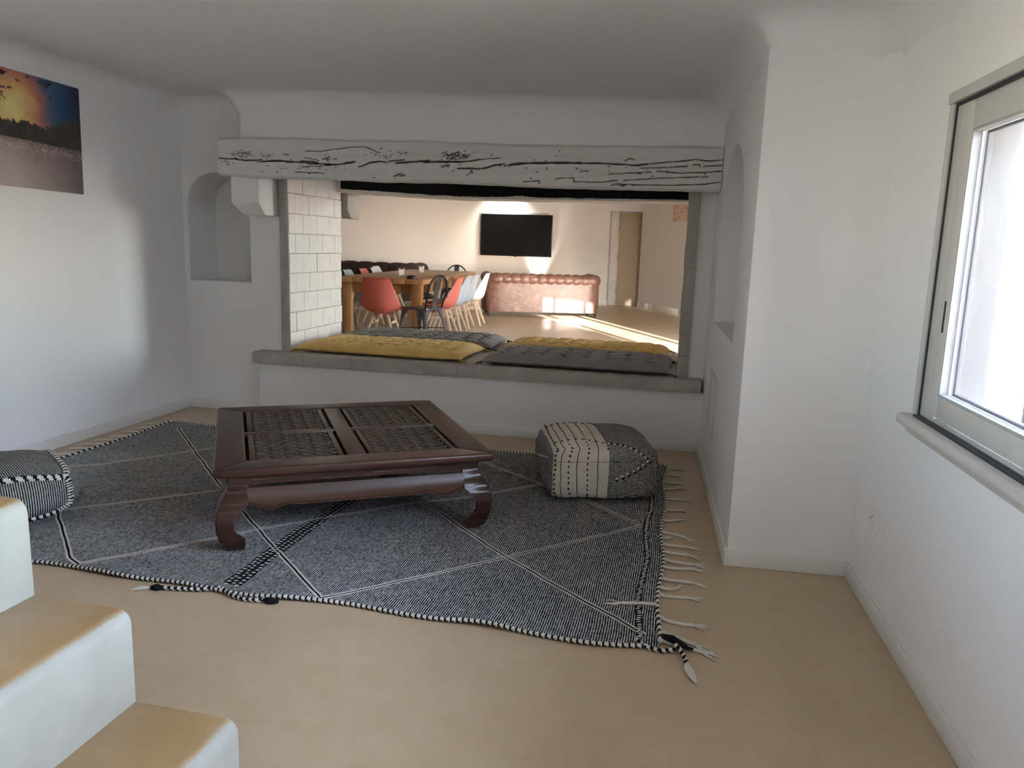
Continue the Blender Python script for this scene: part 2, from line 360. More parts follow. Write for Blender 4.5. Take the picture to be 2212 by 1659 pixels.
# ================================================================== THE SETTING
XL, YB = -3.45, 4.88              # left wall, wall beside the fireplace
LEDGE, SLAB0 = 0.452, 0.378       # ledge slab top / underside
struct(box_obj('floor', (-9.6, -2.2, -0.15), (6.5, 17.9, 0.0), M['floor']), 'polished sand-coloured concrete floor running through both rooms', 'floor')
struct(box_obj('ground', (-14, -14, -0.4), (22, 17.9, -0.16), M['ground']), 'pale paved ground outside the house', 'ground')

def arch_outline(a, b, bot, spring, top, n=18, ex=2.0):
    pts = [(a, bot), (a, spring)]
    c, h, w = (a+b)/2, top-spring, (b-a)/2
    for i in range(1, n):
        t = math.pi*(1-i/n); ct, st = math.cos(t), math.sin(t)
        pts.append((c+w*math.copysign(abs(ct)**(2/ex), ct), spring+h*abs(st)**(2/ex)))
    return pts + [(b, spring), (b, bot)]
def niche_wall(name, P, u0, u1, v0, v1, outline, depth, mat, thick):
    """wall face P(u, v, d) (d = depth into the wall) with a niche; closed at the back"""
    m = MB(); a, bot = outline[0]; b = outline[-1][0]
    def q(*uv): m.add([P(u, v, 0) for u, v in uv], [tuple(range(len(uv)))])
    q((u0, v0), (a, v0), (a, bot), *[p for p in outline[1:2]], (a, v1), (u0, v1))
    q((b, v0), (u1, v0), (u1, v1), (b, v1), outline[-2], (b, bot)); q((a, v0), (b, v0), (b, bot), (a, bot))
    up_ = outline[1:-1]
    for p, p2 in zip(up_, up_[1:]): q(p, p2, (p2[0], v1), (p[0], v1))
    n = len(outline)
    m.add([P(u, v, 0) for u, v in outline]+[P(u, v, depth) for u, v in outline], [(i, (i+1) % n, n+(i+1) % n, n+i) for i in range(n)])
    m.add([P(u, v, depth) for u, v in outline], [tuple(range(n))])
    # outer shell
    c = [P(u, v, d) for d in (0, thick) for u, v in ((u0, v0), (u1, v0), (u1, v1), (u0, v1))]
    m.add(c, [(4, 5, 6, 7), (0, 1, 5, 4), (1, 2, 6, 5), (2, 3, 7, 6), (3, 0, 4, 7)])
    me = m.mesh(name, mat, smooth=False)
    bm = bmesh.new(); bm.from_mesh(me); bmesh.ops.remove_doubles(bm, verts=bm.verts, dist=1e-5); bmesh.ops.recalc_face_normals(bm, faces=bm.faces)
    for f in bm.faces: f.smooth = len(f.verts) == 4 and f.calc_area() < 0.2*depth
    for e in bm.edges: e.smooth = e.calc_face_angle(3.0) < R(28) if len(e.link_faces) == 2 else False
    bm.to_mesh(me); bm.free(); return put(name, me)

m = MB(); LW0, LW1, LZ0, LZ1 = -2.1, -0.1, 1.12, 2.0
for a in ((LW1, YB+0.02, 0, 2.5), (-2.2, LW0, 0, 2.5), (LW0, LW1, 0, LZ0), (LW0, LW1, LZ1, 2.5)): m.box((XL-0.35, a[0], a[2]), (XL, a[1], a[3]))
struct(m.build('wall_left', M['plaster'], smooth=False), 'white plaster wall on the left that carries the sunset print')
w3 = empty('window_fill', (XL-0.12, LW0, LZ0)); struct(w3, 'long low window added behind the viewpoint for fill light, out of view', 'window')  # invented opening, added only to lift the ambient light in the room
m = MB(); LWd, LHt = LW1-LW0, LZ1-LZ0
for a in (0.0, LWd/2-0.03, LWd-0.06): m.box((0, a, 0), (0.05, a+0.06, LHt))
for a in (0.0, LHt-0.05): m.box((0.002, 0.06, a), (0.048, LWd-0.06, a+0.05))
m.build('frame', M['alu'], w3)
for a in (0.06, LWd/2+0.03): box_obj('pane', (0.022, a, 0.05), (0.026, a+LWd/2-0.09, LHt-0.05), M['pane'], w3)
nl = arch_outline(-3.41, -2.935, 0.915, 1.43, 1.655, 20, 2.3)
struct(niche_wall('wall_back', lambda u, v, d: (u, YB+d, v), XL, -2.658, 0, 2.5, nl, 0.33, M['plaster'], 0.80), 'white plaster wall with an arched niche left of the fireplace')
# right side: niche wall (slightly splayed), pier face, window wall
AR, BR = Vector((0.148, 4.90, 0)), Vector((0.235, 3.03, 0))
dR = (BR-AR).normalized(); nR = Vector((-dR.y, dR.x, 0)); LR = (BR-AR).length
if nR.x < 0: nR = -nR
def PR(u, v, d): p = AR+dR*u+nR*d; return (p.x, p.y, v)
nr = arch_outline(0.43, 1.465, 0.840, 1.27, 1.725, 26, 2.1)
struct(niche_wall('wall_right', PR, -1.0, LR, 0, 2.5, nr, 0.17, M['plaster'], 0.36), 'white plaster side wall with a tall arched niche right of the fireplace')
CX, CY = 0.69, 3.05
m = MB(); m.prism([(BR.x, BR.y), (CX, CY), (CX+0.4, CY), (CX+0.4, CY+0.5), (BR.x+0.12, CY+0.5)], lambda x, y: (x, y, 0), lambda x, y: (x, y, 2.5))
struct(m.build('wall_pier', M['plaster'], smooth=False), 'narrow white wall facing the room between side wall and window wall')
# window wall, from (0.69, 3.05) towards (0.75, 1.9) and on; opening for the window
AW = Vector((CX, CY, 0)); dW = Vector((0.055, -1.15, 0)).normalized(); nW = Vector((-dW.y, dW.x, 0))
if nW.x < 0: nW = -nW
def PW(u, v, d): p = AW+dW*u+nW*d; return (p.x, p.y, v)
WU0, WU1, WV0, WV1 = 0.512, 2.36, 0.745, 1.665
m = MB()
def wbox(u0, u1, v0, v1, d0, d1, mm=None, mi=0):
    (mm or m).hexa([PW(u, v, d) for v in (v0, v1) for u, d in ((u0, d0), (u1, d0), (u1, d1), (u0, d1))], mi)
for a in ((0, WU0, 0, 2.5), (WU1, 5.3, 0, 2.5), (WU0, WU1, 0, WV0), (WU0, WU1, WV1, 2.5)): wbox(*a, 0, 0.30)
struct(m.build('wall_window', M['plaster'], smooth=False), 'white plaster wall on the right that holds the sliding window')
struct(box_obj('wall_rear', (XL-0.35, -2.5, 0), (1.4, -2.2, 2.5), M['plaster']), 'white plaster wall behind the viewpoint')

# chimney hood above the beam
HX0, HY = -2.865, 4.635
m = MB(); rad = 0.05
outl = [(HX0, YB+0.1), (HX0, HY+rad)] + [(HX0+rad-rad*math.cos(t), HY+rad-rad*math.sin(t)) for t in (R(22), R(45), R(68))] + [(HX0+rad, HY), (0.35, HY), (0.35, YB+0.1)]
m.prism(outl, lambda x, y: (x, y, 1.78-0.012*(x+2.9)), lambda x, y: (x, y, 2.4))
m.box((-2.68, YB+0.1, 1.95), (0.3, 5.62, 2.4))
struct(m.build('wall_chimney', M['plaster'], ang=50), 'white plaster chimney hood above the old beam')
# ledge base
m = MB(); m.box((-2.848, 4.79, 0), (0.30, 6.0, SLAB0)); struct(m.build('wall_ledge', M['plaster'], bevel=0.012), 'white plastered base wall under the brick ledge')
# ceiling with coves
poly = [(XL, -2.2), (XL, YB), (HX0, YB), (HX0, HY), (0.158, HY), (BR.x, BR.y), (CX, CY), (CX+0.26, -2.2)]
def pdist(x, y):
    best = 9; inside = False; n = len(poly)
    for i in range(n):
        x1, y1 = poly[i]; x2, y2 = poly[(i+1) % n]
        dx, dy = x2-x1, y2-y1; t = max(0, min(1, ((x-x1)*dx+(y-y1)*dy)/(dx*dx+dy*dy)))
        best = min(best, math.hypot(x-x1-t*dx, y-y1-t*dy))
        if (y1 > y) != (y2 > y) and x < (x2-x1)*(y-y1)/(y2-y1)+x1: inside = not inside
    return best if inside else -best
def ceil_z(x, y):
    z = 2.085 - 0.028*(x+1.4) + 0.012*nz(x*0.8, y*0.8, 3.1); rr = 0.13; d = pdist(x, y)
    if d < rr: dd = max(0.0, d); z -= rr - math.sqrt(max(0, rr*rr-(rr-dd)**2))
    return z
m = MB(); NX, NY = 236, 370
m.grid(lambda i, j: (lambda x, y: (x, y, ceil_z(x, y)))(lerp(XL-0.1, 1.15, i/(NX-1)), lerp(-2.3, YB+0.1, j/(NY-1))), NX, NY)
m.box((XL-0.1, -2.3, 2.4), (1.15, YB+0.1, 2.5))
struct(m.build('ceiling', M['ceil'], ang=60), 'uneven white plaster ceiling with rounded edges')

# baseboards of the room
def wallstrip(name, pts, h, t, mat, label, inset=-1):
    mm = MB()
    for (x1, y1), (x2, y2) in zip(pts, pts[1:]):
        d = Vector((x2-x1, y2-y1, 0)).normalized(); n = Vector((d.y, -d.x, 0))*t
        p = [Vector((x1, y1, 0)), Vector((x2, y2, 0)), Vector((x2, y2, 0))+n, Vector((x1, y1, 0))+n]
        mm.hexa([(q.x, q.y, z) for z in (0.0, h) for q in p])
    return struct(mm.build(name, mat, bevel=0.003), label, 'baseboard')
wallstrip('baseboard_left', [(XL, -2.0), (XL, YB)], 0.066, 0.014, M['baseboard'], 'low white baseboard along the left wall')
wallstrip('baseboard_back', [(XL+0.014, YB), (-2.85, YB)], 0.066, 0.014, M['baseboard'], 'short white baseboard under the arched niche')
wallstrip('baseboard_ledge', [(-2.848, 4.79), (0.14, 4.79)], 0.066, 0.014, M['baseboard'], 'white baseboard along the foot of the ledge wall')
bw = (AR+dR*0.11)
wallstrip('baseboard_right', [(bw.x, bw.y), (BR.x, BR.y)], 0.070, 0.014, M['baseboard'], 'white baseboard along the right side wall')
wallstrip('baseboard_pier', [(BR.x-0.012, BR.y), (CX, CY)], 0.062, 0.014, M['baseboard'], 'short white baseboard at the foot of the narrow pier wall')
wallstrip('baseboard_window', [PW(0.012, 0, 0)[:2], PW(5.0, 0, 0)[:2]], 0.058, 0.014, M['baseboard'], 'white baseboard below the sliding window')

# ------------------------------------------------------------------ the hall beyond
HZ = 2.62
m = MB()
def hwall(name, a, b, label, z0=0.0, z1=HZ): return struct(box_obj(name, (*a, z0), (*b, z1), M['hallwall']), label)
hwall('wall_far', (-9.4, 17.0), (-1.665, 17.35), 'pale far wall of the hall behind the television')
hwall('wall_far_lintel', (-1.665, 17.0), (-0.45, 17.35), 'wall strip above the taupe door', 2.025)
hwall('wall_far_closing', (-1.665, 17.33), (0.2, 17.6), 'wall behind the taupe door recess')
m = MB(); pl = [(-0.987, 17.03), (-0.62, 16.40), (-0.083, 15.29), (1.2, 12.9), (1.5, 13.1), (0.2, 15.6), (-0.4, 16.6), (-0.62, 17.40)]
m.prism(pl, lambda x, y: (x, y, 0), lambda x, y: (x, y, HZ)); struct(m.build('wall_angled', M['hallwall'], smooth=False), 'slanting pale wall on the right of the hall')
hwall('wall_hall_left', (-9.6, 5.7), (-9.2, 17.3), 'left end wall of the hall')
hwall('wall_hall_right', (3.6, 6.0), (3.9, 7.6), 'right end wall of the hall beside the added window')
hwall('wall_hall_right_end', (3.6, 9.5), (3.9, 13.2), 'right end wall of the hall beyond the added window')
hwall('wall_hall_right_top', (3.6, 7.6), (3.9, 9.5), 'wall strip above the added hall window', 2.3)
hwall('wall_hall_right_low', (3.6, 7.6), (3.9, 9.5), 'low wall under the added hall window', 0.0, 0.3)
hwall('wall_hall_turn', (1.2, 12.9), (3.9, 13.2), 'short wall closing the right of the hall')
hwall('wall_hall_near_left', (-9.4, 5.36), (-2.66, 5.685), 'near wall of the hall left of the fireplace')
DX0, DX1, DZ1 = 1.60, 2.74, 2.13
hwall('wall_hall_near_right', (0.05, 5.7), (DX0, 6.0), 'near wall of the hall right of the fireplace')
hwall('wall_hall_near_end', (DX1, 5.7), (3.9, 6.0), 'near wall of the hall beyond the glazed door')
hwall('wall_hall_near_lintel', (DX0, 5.7), (DX1, 6.0), 'wall strip above the glazed door', DZ1)
hwall('wall_hall_near_top', (-2.75, 5.75), (0.1, 6.0), 'wall of the hall above the rear lintel', 1.80)
struct(box_obj('ceiling_hall', (-9.5, 5.6, HZ), (3.9, 17.6, HZ+0.2), M['hallwall']), 'white ceiling of the hall')
wallstrip('baseboard_hall', [(0.9, 13.462), (-0.083, 15.29), (-0.62, 16.40), (-0.987, 17.03)][::-1], 0.115, 0.018, M['baseboard'], 'tall moulded baseboard along the slanting hall wall')
wallstrip('baseboard_far', [(-9.2, 17.0), (-1.665, 17.0)], 0.115, 0.018, M['baseboard'], 'tall baseboard along the far hall wall')
wallstrip('baseboard_recess', [(-1.665, 17.0), (-1.665, 17.25)], 0.115, 0.018, M['baseboard'], 'short baseboard inside the door recess')
# outside: building corner seen through the window, unseen walls added as light blockers
struct(box_obj('wall_exterior', (1.15, 4.2, -0.2), (1.62, 5.68, 3.1), M['exterior']), 'sunlit white outer wall seen through the sliding window')
struct(box_obj('wall_sun_block', (2.1, -2.8, -0.2), (3.9, -2.5, 3.05), M['exterior']), 'unseen white wall added outside to keep direct sun off the window')  # unseen blocker, added so no direct sun enters the sliding window
struct(box_obj('wall_glow_block', (4.2, -2.79, -0.2), (4.5, 0.8, 2.5), M['exterior']), 'unseen white wall added outside to cut the sky glow through the window')  # unseen blocker, added to hide bright low sky from the left wall
# glazed door of the hall (sun enters here)
gd = empty('door_1', (0, 0, 0)); struct(gd, 'glazed garden door of the hall with three panes side by side', 'door')
m = MB(); y0, y1 = 5.80, 5.85
for a, b in ((DX0, DX0+0.05), (1.85, 1.93), (2.46, 2.55), (DX1-0.05, DX1)): m.box((a, y0, 0.0), (b, y1, DZ1))
for z0, z1 in ((0.0, 0.06), (DZ1-0.05, DZ1)): m.box((DX0+0.05, y0+0.002, z0), (DX1-0.05, y1-0.002, z1))
m.build('frame', M['alu'], gd, bevel=0.003)
for a, b in ((DX0+0.05, 1.85), (1.93, 2.46), (2.55, DX1-0.05)): box_obj('pane', (a, 5.822, 0.06), (b, 5.828, DZ1-0.05), M['pane'], gd)
w2 = empty('window_hall_fill', (3.7, 7.6, 0.3)); struct(w2, 'wide fixed window in the right end wall of the hall', 'window')  # invented opening, added to light the hall and brick jamb from the right
m = MB()
for k2 in range(3): a = lerp(0, 1.84, k2/2); m.box((0, a, 0), (0.06, a+0.06, 2.0))
for z_ in (0.0, 1.95): m.box((0.003, 0.06, z_), (0.057, 1.84, z_+0.05))
m.build('frame', M['alu'], w2)
for k2 in range(2): box_obj('pane', (0.027, lerp(0, 1.84, k2/2)+0.06, 0.05), (0.033, lerp(0, 1.84, (k2+1)/2), 1.95), M['pane'], w2)
# taupe door
d = empty('door_2', (-1.47, 17.262, 0)); struct(d, 'plain taupe door in the recess at the far end of the hall', 'door')
box_obj('door_leaf', (0.0, 0, 0.008), (0.84, 0.04, 2.0), M['doorpaint'], d, bevel=0.003)
for z in (0.25, 1.0, 1.62, 1.86): MB().lathe([(0, 0), (0.014, 0), (0.014, 0.10), (0, 0.10)], 10, (-0.012, -0.008, z)).build('hinge', M['steel'], d)
box_obj('door_frame', (-0.19, 0.045, 0), (0.86, 0.068, 2.02), M['baseboard'], d)

# ------------------------------------------------------------------ sliding window of the room
w = empty('window_1', PW(WU0, WV0, 0)); struct(w, 'grey-beige aluminium sliding window with white sky outside', 'window')
winv = Matrix.Translation(w.location).inverted()
def wpart(name, boxes, mat, parent=w, bevel=0.003):
    mm = MB()
    for a in boxes: wbox(*a, mm)
    mm.v = [tuple(winv @ Vector(p)) for p in mm.v]; return mm.build(name, mat, parent, bevel=bevel)
U0, U1, V0, V1 = WU0, WU1, WV0, WV1
wpart('outer_frame', [(U0+0.0115, U0+0.12, V0, V1-0.012, 0.010, 0.14), (U1-0.10, U1, V0, V1-0.012, 0.010, 0.14), (U0+0.12, U1-0.10, V1-0.05, V1-0.012, 0.012, 0.14), (U0+0.12, U1-0.10, V0, V0+0.02, 0.012, 0.14)], M['alu'])
wpart('frame_lip', [(U0-0.014, U0+0.006, V0, V1-0.004, -0.004, 0.008), (U0-0.022, U1, V1-0.004, V1+0.028, -0.008, 0.010)], M['alu'])
wpart('gasket', [(U0+0.006, U0+0.0115, V0, V1, 0.006, 0.02), (U0+0.014, U1, V1-0.012, V1-0.004, 0.006, 0.02)], M['rubber'], bevel=0)
S0, S1 = U0+0.088, U0+1.02
sash = wpart('sash', [(S0, S0+0.062, V0+0.028, V1-0.022, 0.004, 0.0095), (S0+0.001, S0+0.062, V0+0.028, V1-0.022, 0.0095, 0.05), (S1-0.09, S1, V0+0.028, V1-0.022, 0.004, 0.05), (S0+0.062, S1-0.09, V1-0.095, V1-0.022, 0.005, 0.049), (S0+0.062, S1-0.09, V0+0.028, V0+0.090, 0.005, 0.049)], M['alu'])
wpart('sash_gasket', [(S0+0.062, S0+0.069, V0+0.090, V1-0.095, 0.006, 0.030), (S0+0.069, S1-0.09, V1-0.102, V1-0.095, 0.006, 0.030), (S0+0.069, S1-0.09, V0+0.090, V0+0.098, 0.006, 0.030)], M['greyframe'], sash, bevel=0)
wpart('spacer', [(S0+0.069, S0+0.074, V0+0.098, V1-0.102, 0.034, 0.044), (S0+0.074, S1-0.09, V1-0.107, V1-0.102, 0.034, 0.044), (S0+0.074, S1-0.09, V0+0.098, V0+0.103, 0.034, 0.044)], M['rubber'], sash, bevel=0)
wpart('pane', [(S0+0.069, S1-0.09, V0+0.098, V1-0.102, 0.031, 0.0335)], M['pane'], sash, bevel=0)
wpart('sash_lock', [(S0+0.030, S0+0.042, V0+0.27, V0+0.36, 0.0025, 0.006)], M['rubber'], sash, bevel=0.001)
T0, T1 = S1-0.06, U1-0.10
sash2 = wpart('sash', [(T0, T0+0.09, V0+0.028, V1-0.022, 0.058, 0.10), (T1-0.09, T1, V0+0.028, V1-0.022, 0.058, 0.10), (T0+0.09, T1-0.09, V1-0.095, V1-0.022, 0.059, 0.099), (T0+0.09, T1-0.09, V0+0.028, V0+0.090, 0.059, 0.099)], M['alu'])
wpart('pane', [(T0+0.09, T1-0.09, V0+0.090, V1-0.095, 0.077, 0.080)], M['pane'], sash2, bevel=0)
wpart('track', [(U0+0.02, U1-0.02, V0+0.002, V0+0.010, -0.012, 0.010)], M['rubber'], bevel=0)
# sill with a rounded nose
mm = MB(); prof = [(0.05, 0.0), (-0.030, 0.0), (-0.040, -0.006), (-0.043, -0.018), (-0.038, -0.030), (-0.026, -0.036), (-0.014, -0.046), (-0.004, -0.062), (0.05, -0.062)]
mm.prism(prof, lambda dd, v: PW(U0-0.035, V0+v+0.004, dd), lambda dd, v: PW(U1+0.035, V0+v+0.004, dd)); mm.v = [tuple(winv @ Vector(p)) for p in mm.v]
mm.build('sill', M['alu'], w, ang=50)

# ------------------------------------------------------------------ stairs
st = empty('stairs', (0, 0, 0)); struct(st, 'painted concrete steps with worn tan treads rising to the left', 'stairs')
SX = [-0.872, -1.122, -1.368, -1.62, -1.87]; SZ = [0.203, 0.421, 0.645, 0.86, 1.07]
for i, (x, zt) in enumerate(zip(SX, SZ)):
    z0 = 0.0 if i == 0 else SZ[i-1]-0.06
    mm = MB(); y1s, rr = 1.352, 0.032
    x_back = (SX[i+1]-0.05) if i < 4 else XL
    pr = [(x_back, z0), (x, z0), (x, zt-rr)] + [(x-rr+rr*math.cos(t), zt-rr+rr*math.sin(t)) for t in (R(20), R(45), R(70))] + [(x-rr, zt), (x_back, zt)]
    mm.prism(pr, lambda a, b: (a, -1.2, b), lambda a, b: (a, y1s, b)); mm.build('step', M['stair'], st, bevel=0.006, ang=50)

# ------------------------------------------------------------------ fireplace masonry
jl = struct(box_obj('wall_jamb_left', (-2.70, 4.854, SLAB0+0.01), (-2.645, 5.69, 1.78), M['mortar']), 'white-painted brick jamb on the left of the opening')
random.seed(3)
rows, zb, ztop = 9, LEDGE, 1.66
hh = (ztop-zb)/rows; BLN = 0.2045
for rI in range(rows):
    y = 4.856 - (0.0 if rI % 2 == 0 else 0.115); z0 = zb+rI*hh
    while y < 5.675:
        a, b = max(y, 4.854), min(y+BLN, 5.684)
        if b-a > 0.03:
            pr = random.uniform(0, 0.004); jz = random.uniform(-0.0015, 0.0015)
            MB().box((-2.70, a+0.0012, z0+0.0014+jz*0.4), (-2.6345+pr, b-0.0012, z0+hh-0.0014+jz*0.4)).build('brick', M['brick'], jl, bevel=0.0032, seg=1)
        y += BLN
for rI in range(rows):
    z0 = zb+rI*hh; j = random.uniform(-0.002, 0.002)
    MB().box((-2.66, 4.846+j*0.5, z0+0.001), (-2.633+j*0.5, 4.853, z0+hh-0.001)).build('edge_brick', M['paver'], jl, bevel=0.003, seg=1)
jr = struct(box_obj('wall_jamb_right', (0.0, 4.875, SLAB0+0.01), (0.40, 5.69, 1.78), M['plaster']), 'narrow brick jamb on the right of the opening')
for rI in range(rows):
    z0 = zb+rI*hh; j = random.uniform(-0.004, 0.004)
    MB().box((-0.016+j*0.5, 4.845, z0+0.0005), (0.048+j*0.3, 4.874, z0+hh-0.0005)).build('edge_brick', M['paver'], jr, bevel=0.002, seg=2)
    MB().box((-0.012+j, 4.8755, z0+0.002), (-0.001, 5.60, z0+hh-0.002)).build('brick', M['brick'], jr, bevel=0.003, seg=1)
# ledge: core slab plus individual grey-painted pavers
ld = struct(box_obj('trim_ledge', (-2.84, 4.80, SLAB0-0.001), (0.14, 6.08, LEDGE-0.006), M['mortar']), 'grey-painted brick ledge of the open fireplace', 'ledge')
x = -2.866; k = 0
while x < 0.12:
    wdt = 0.116 if k % 9 else 0.15
    b = min(x+wdt, 0.150); j = random.uniform(-0.0014, 0.0014)
    MB().box((x+0.0003, 4.742+j*0.6, SLAB0+random.uniform(0, 0.0015)), (b-0.0003, 4.9675, LEDGE+j*0.2)).build('paver', M['paver'], ld, bevel=0.0014, seg=2)
    MB().box((x+0.0006, 4.9685, LEDGE-0.03), (b-0.0006, 5.19, LEDGE+j*0.2)).build('paver', M['paver'], ld, bevel=0.003, seg=1)
    x = b; k += 1
for yy in (5.193, 5.415, 5.637, 5.86):
    x = -2.64
    while x < -0.03:
        b = min(x+0.235, -0.02); MB().box((x+0.0015, yy+0.0015, LEDGE-0.03), (b-0.0015, min(yy+0.2215, 6.08), LEDGE)).build('paver', M['paver'], ld, bevel=0.003, seg=1); x = b

# ================================================================== OBJECTS
# ------------------------------------------------------------------ the old beam
CR = [([(-2.991, 1.717), (-2.911, 1.713), (-2.848, 1.716)], 5), ([(-2.857, 1.712), (-2.786, 1.704), (-2.716, 1.707), (-2.67, 1.711)], 6), ([(-2.707, 1.697), (-2.646, 1.702)], 3), ([(-2.672, 1.698), (-2.602, 1.704), (-2.506, 1.703)], 9), ([(-2.506, 1.7), (-2.438, 1.698), (-2.309, 1.701)], 8), ([(-2.403, 1.704), (-2.292, 1.696)], 5), ([(-2.361, 1.69), (-2.284, 1.689), (-2.208, 1.688)], 7), ([(-2.242, 1.681), (-2.157, 1.685), (-2.107, 1.693), (-2.045, 1.703)], 7), ([(-2.016, 1.672), (-1.982, 1.681), (-1.941, 1.699), (-1.875, 1.705), (-1.835, 1.701)], 6), ([(-1.818, 1.706), (-1.77, 1.712), (-1.717, 1.716)], 4), ([(-1.77, 1.697), (-1.689, 1.703), (-1.561, 1.714)], 7), ([(-1.593, 1.704), (-1.497, 1.708), (-1.364, 1.707)], 8), ([(-1.379, 1.669), (-1.306, 1.671), (-1.242, 1.667), (-1.197, 1.675), (-1.157, 1.689), (-1.091, 1.697)], 6), ([(-1.591, 1.703), (-1.499, 1.709), (-1.37, 1.708), (-1.298, 1.713), (-1.248, 1.722)], 6), ([(-1.248, 1.721), (-1.118, 1.732)], 2), ([(-1.055, 1.694), (-0.967, 1.703), (-0.853, 1.705), (-0.741, 1.707), (-0.638, 1.706)], 10), ([(-0.638, 1.706), (-0.528, 1.706), (-0.418, 1.702), (-0.368, 1.7), (-0.335, 1.696), (-0.261, 1.705)], 6), ([(-0.261, 1.705), (-0.123, 1.717), (-0.042, 1.724), (0.013, 1.732), (0.074, 1.723), (0.153, 1.729)], 3), ([(-0.292, 1.681), (-0.153, 1.686), (-0.032, 1.695)], 2.5), ([(0.056, 1.695), (0.155, 1.701)], 3), ([(-0.201, 1.666), (-0.07, 1.655), (0.05, 1.661), (0.153, 1.669)], 2.5), ([(-0.667, 1.601), (-0.522, 1.599), (-0.422, 1.613)], 2.5), ([(-0.388, 1.611), (-0.289, 1.62), (-0.166, 1.628), (0.084, 1.638)], 2), ([(-0.395, 1.589), (-0.082, 1.589), (0.063, 1.597), (0.15, 1.609)], 2.5), ([(-0.474, 1.647), (-0.349, 1.654), (-0.233, 1.66)], 1.8), ([(-0.78, 1.616), (-0.677, 1.622), (-0.671, 1.597)], 2), ([(-0.972, 1.596), (-0.884, 1.604), (-0.877, 1.588)], 2.5), ([(-2.368, 1.764), (-2.266, 1.763), (-2.165, 1.777), (-2.057, 1.788), (-1.974, 1.791), (-1.933, 1.778), (-1.884, 1.757)], 1.8), ([(-2.439, 1.638), (-2.353, 1.633), (-2.242, 1.633)], 2), ([(-2.523, 1.747), (-2.488, 1.739)], 3), ([(-2.377, 1.725), (-2.284, 1.708)], 2.5), ([(-2.25, 1.718), (-2.207, 1.728)], 2), ([(-2.395, 1.669), (-2.259, 1.675)], 1.6), ([(-0.386, 1.719), (-0.358, 1.735), (-0.328, 1.727)], 1.6), ([(-0.001, 1.702), (0.031, 1.706), (0.036, 1.693)], 2.5), ([(-0.454, 1.584), (-0.421, 1.596), (-0.374, 1.586), (-0.395, 1.578)], 2.5)]
CL = [(-2.812, 1.743, 0.084, 0.0228, 45), (-2.921, 1.688, 0.03, 0.019, 10), (-2.645, 1.736, 0.046, 0.019, 14), (-2.224, 1.72, 0.046, 0.019, 14), (-1.835, 1.741, 0.122, 0.038, 18), (-1.753, 1.623, 0.046, 0.0152, 22), (-1.419, 1.737, 0.061, 0.0304, 60), (-1.45, 1.678, 0.038, 0.019, 8), (-1.362, 1.741, 0.08, 0.0222, 60), (-1.461, 1.681, 0.027, 0.0133, 10), (-1.287, 1.64, 0.035, 0.0177, 10), (-1.09, 1.688, 0.035, 0.0106, 14), (-0.636, 1.664, 0.035, 0.0133, 10), (-0.299, 1.653, 0.011, 0.0035, 8), (-0.408, 1.587, 0.011, 0.0044, 10), (-2.335, 1.662, 0.456, 0.0608, 30), (-0.74, 1.687, 0.886, 0.0798, 26)]
TOPT = [(-2.985, 1.842), (-2.685, 1.848), (-2.43, 1.845), (-2.06, 1.834), (-1.64, 1.831), (-1.35, 1.821), (-1.066, 1.810), (-0.5, 1.805), (0.17, 1.803)]
BOTT = [(-2.985, 1.610), (-2.69, 1.598), (-2.435, 1.596), (-2.12, 1.591), (-1.82, 1.584), (-1.52, 1.583), (-1.23, 1.576), (-0.97, 1.569), (-0.72, 1.562), (-0.43, 1.560), (0.17, 1.556)]
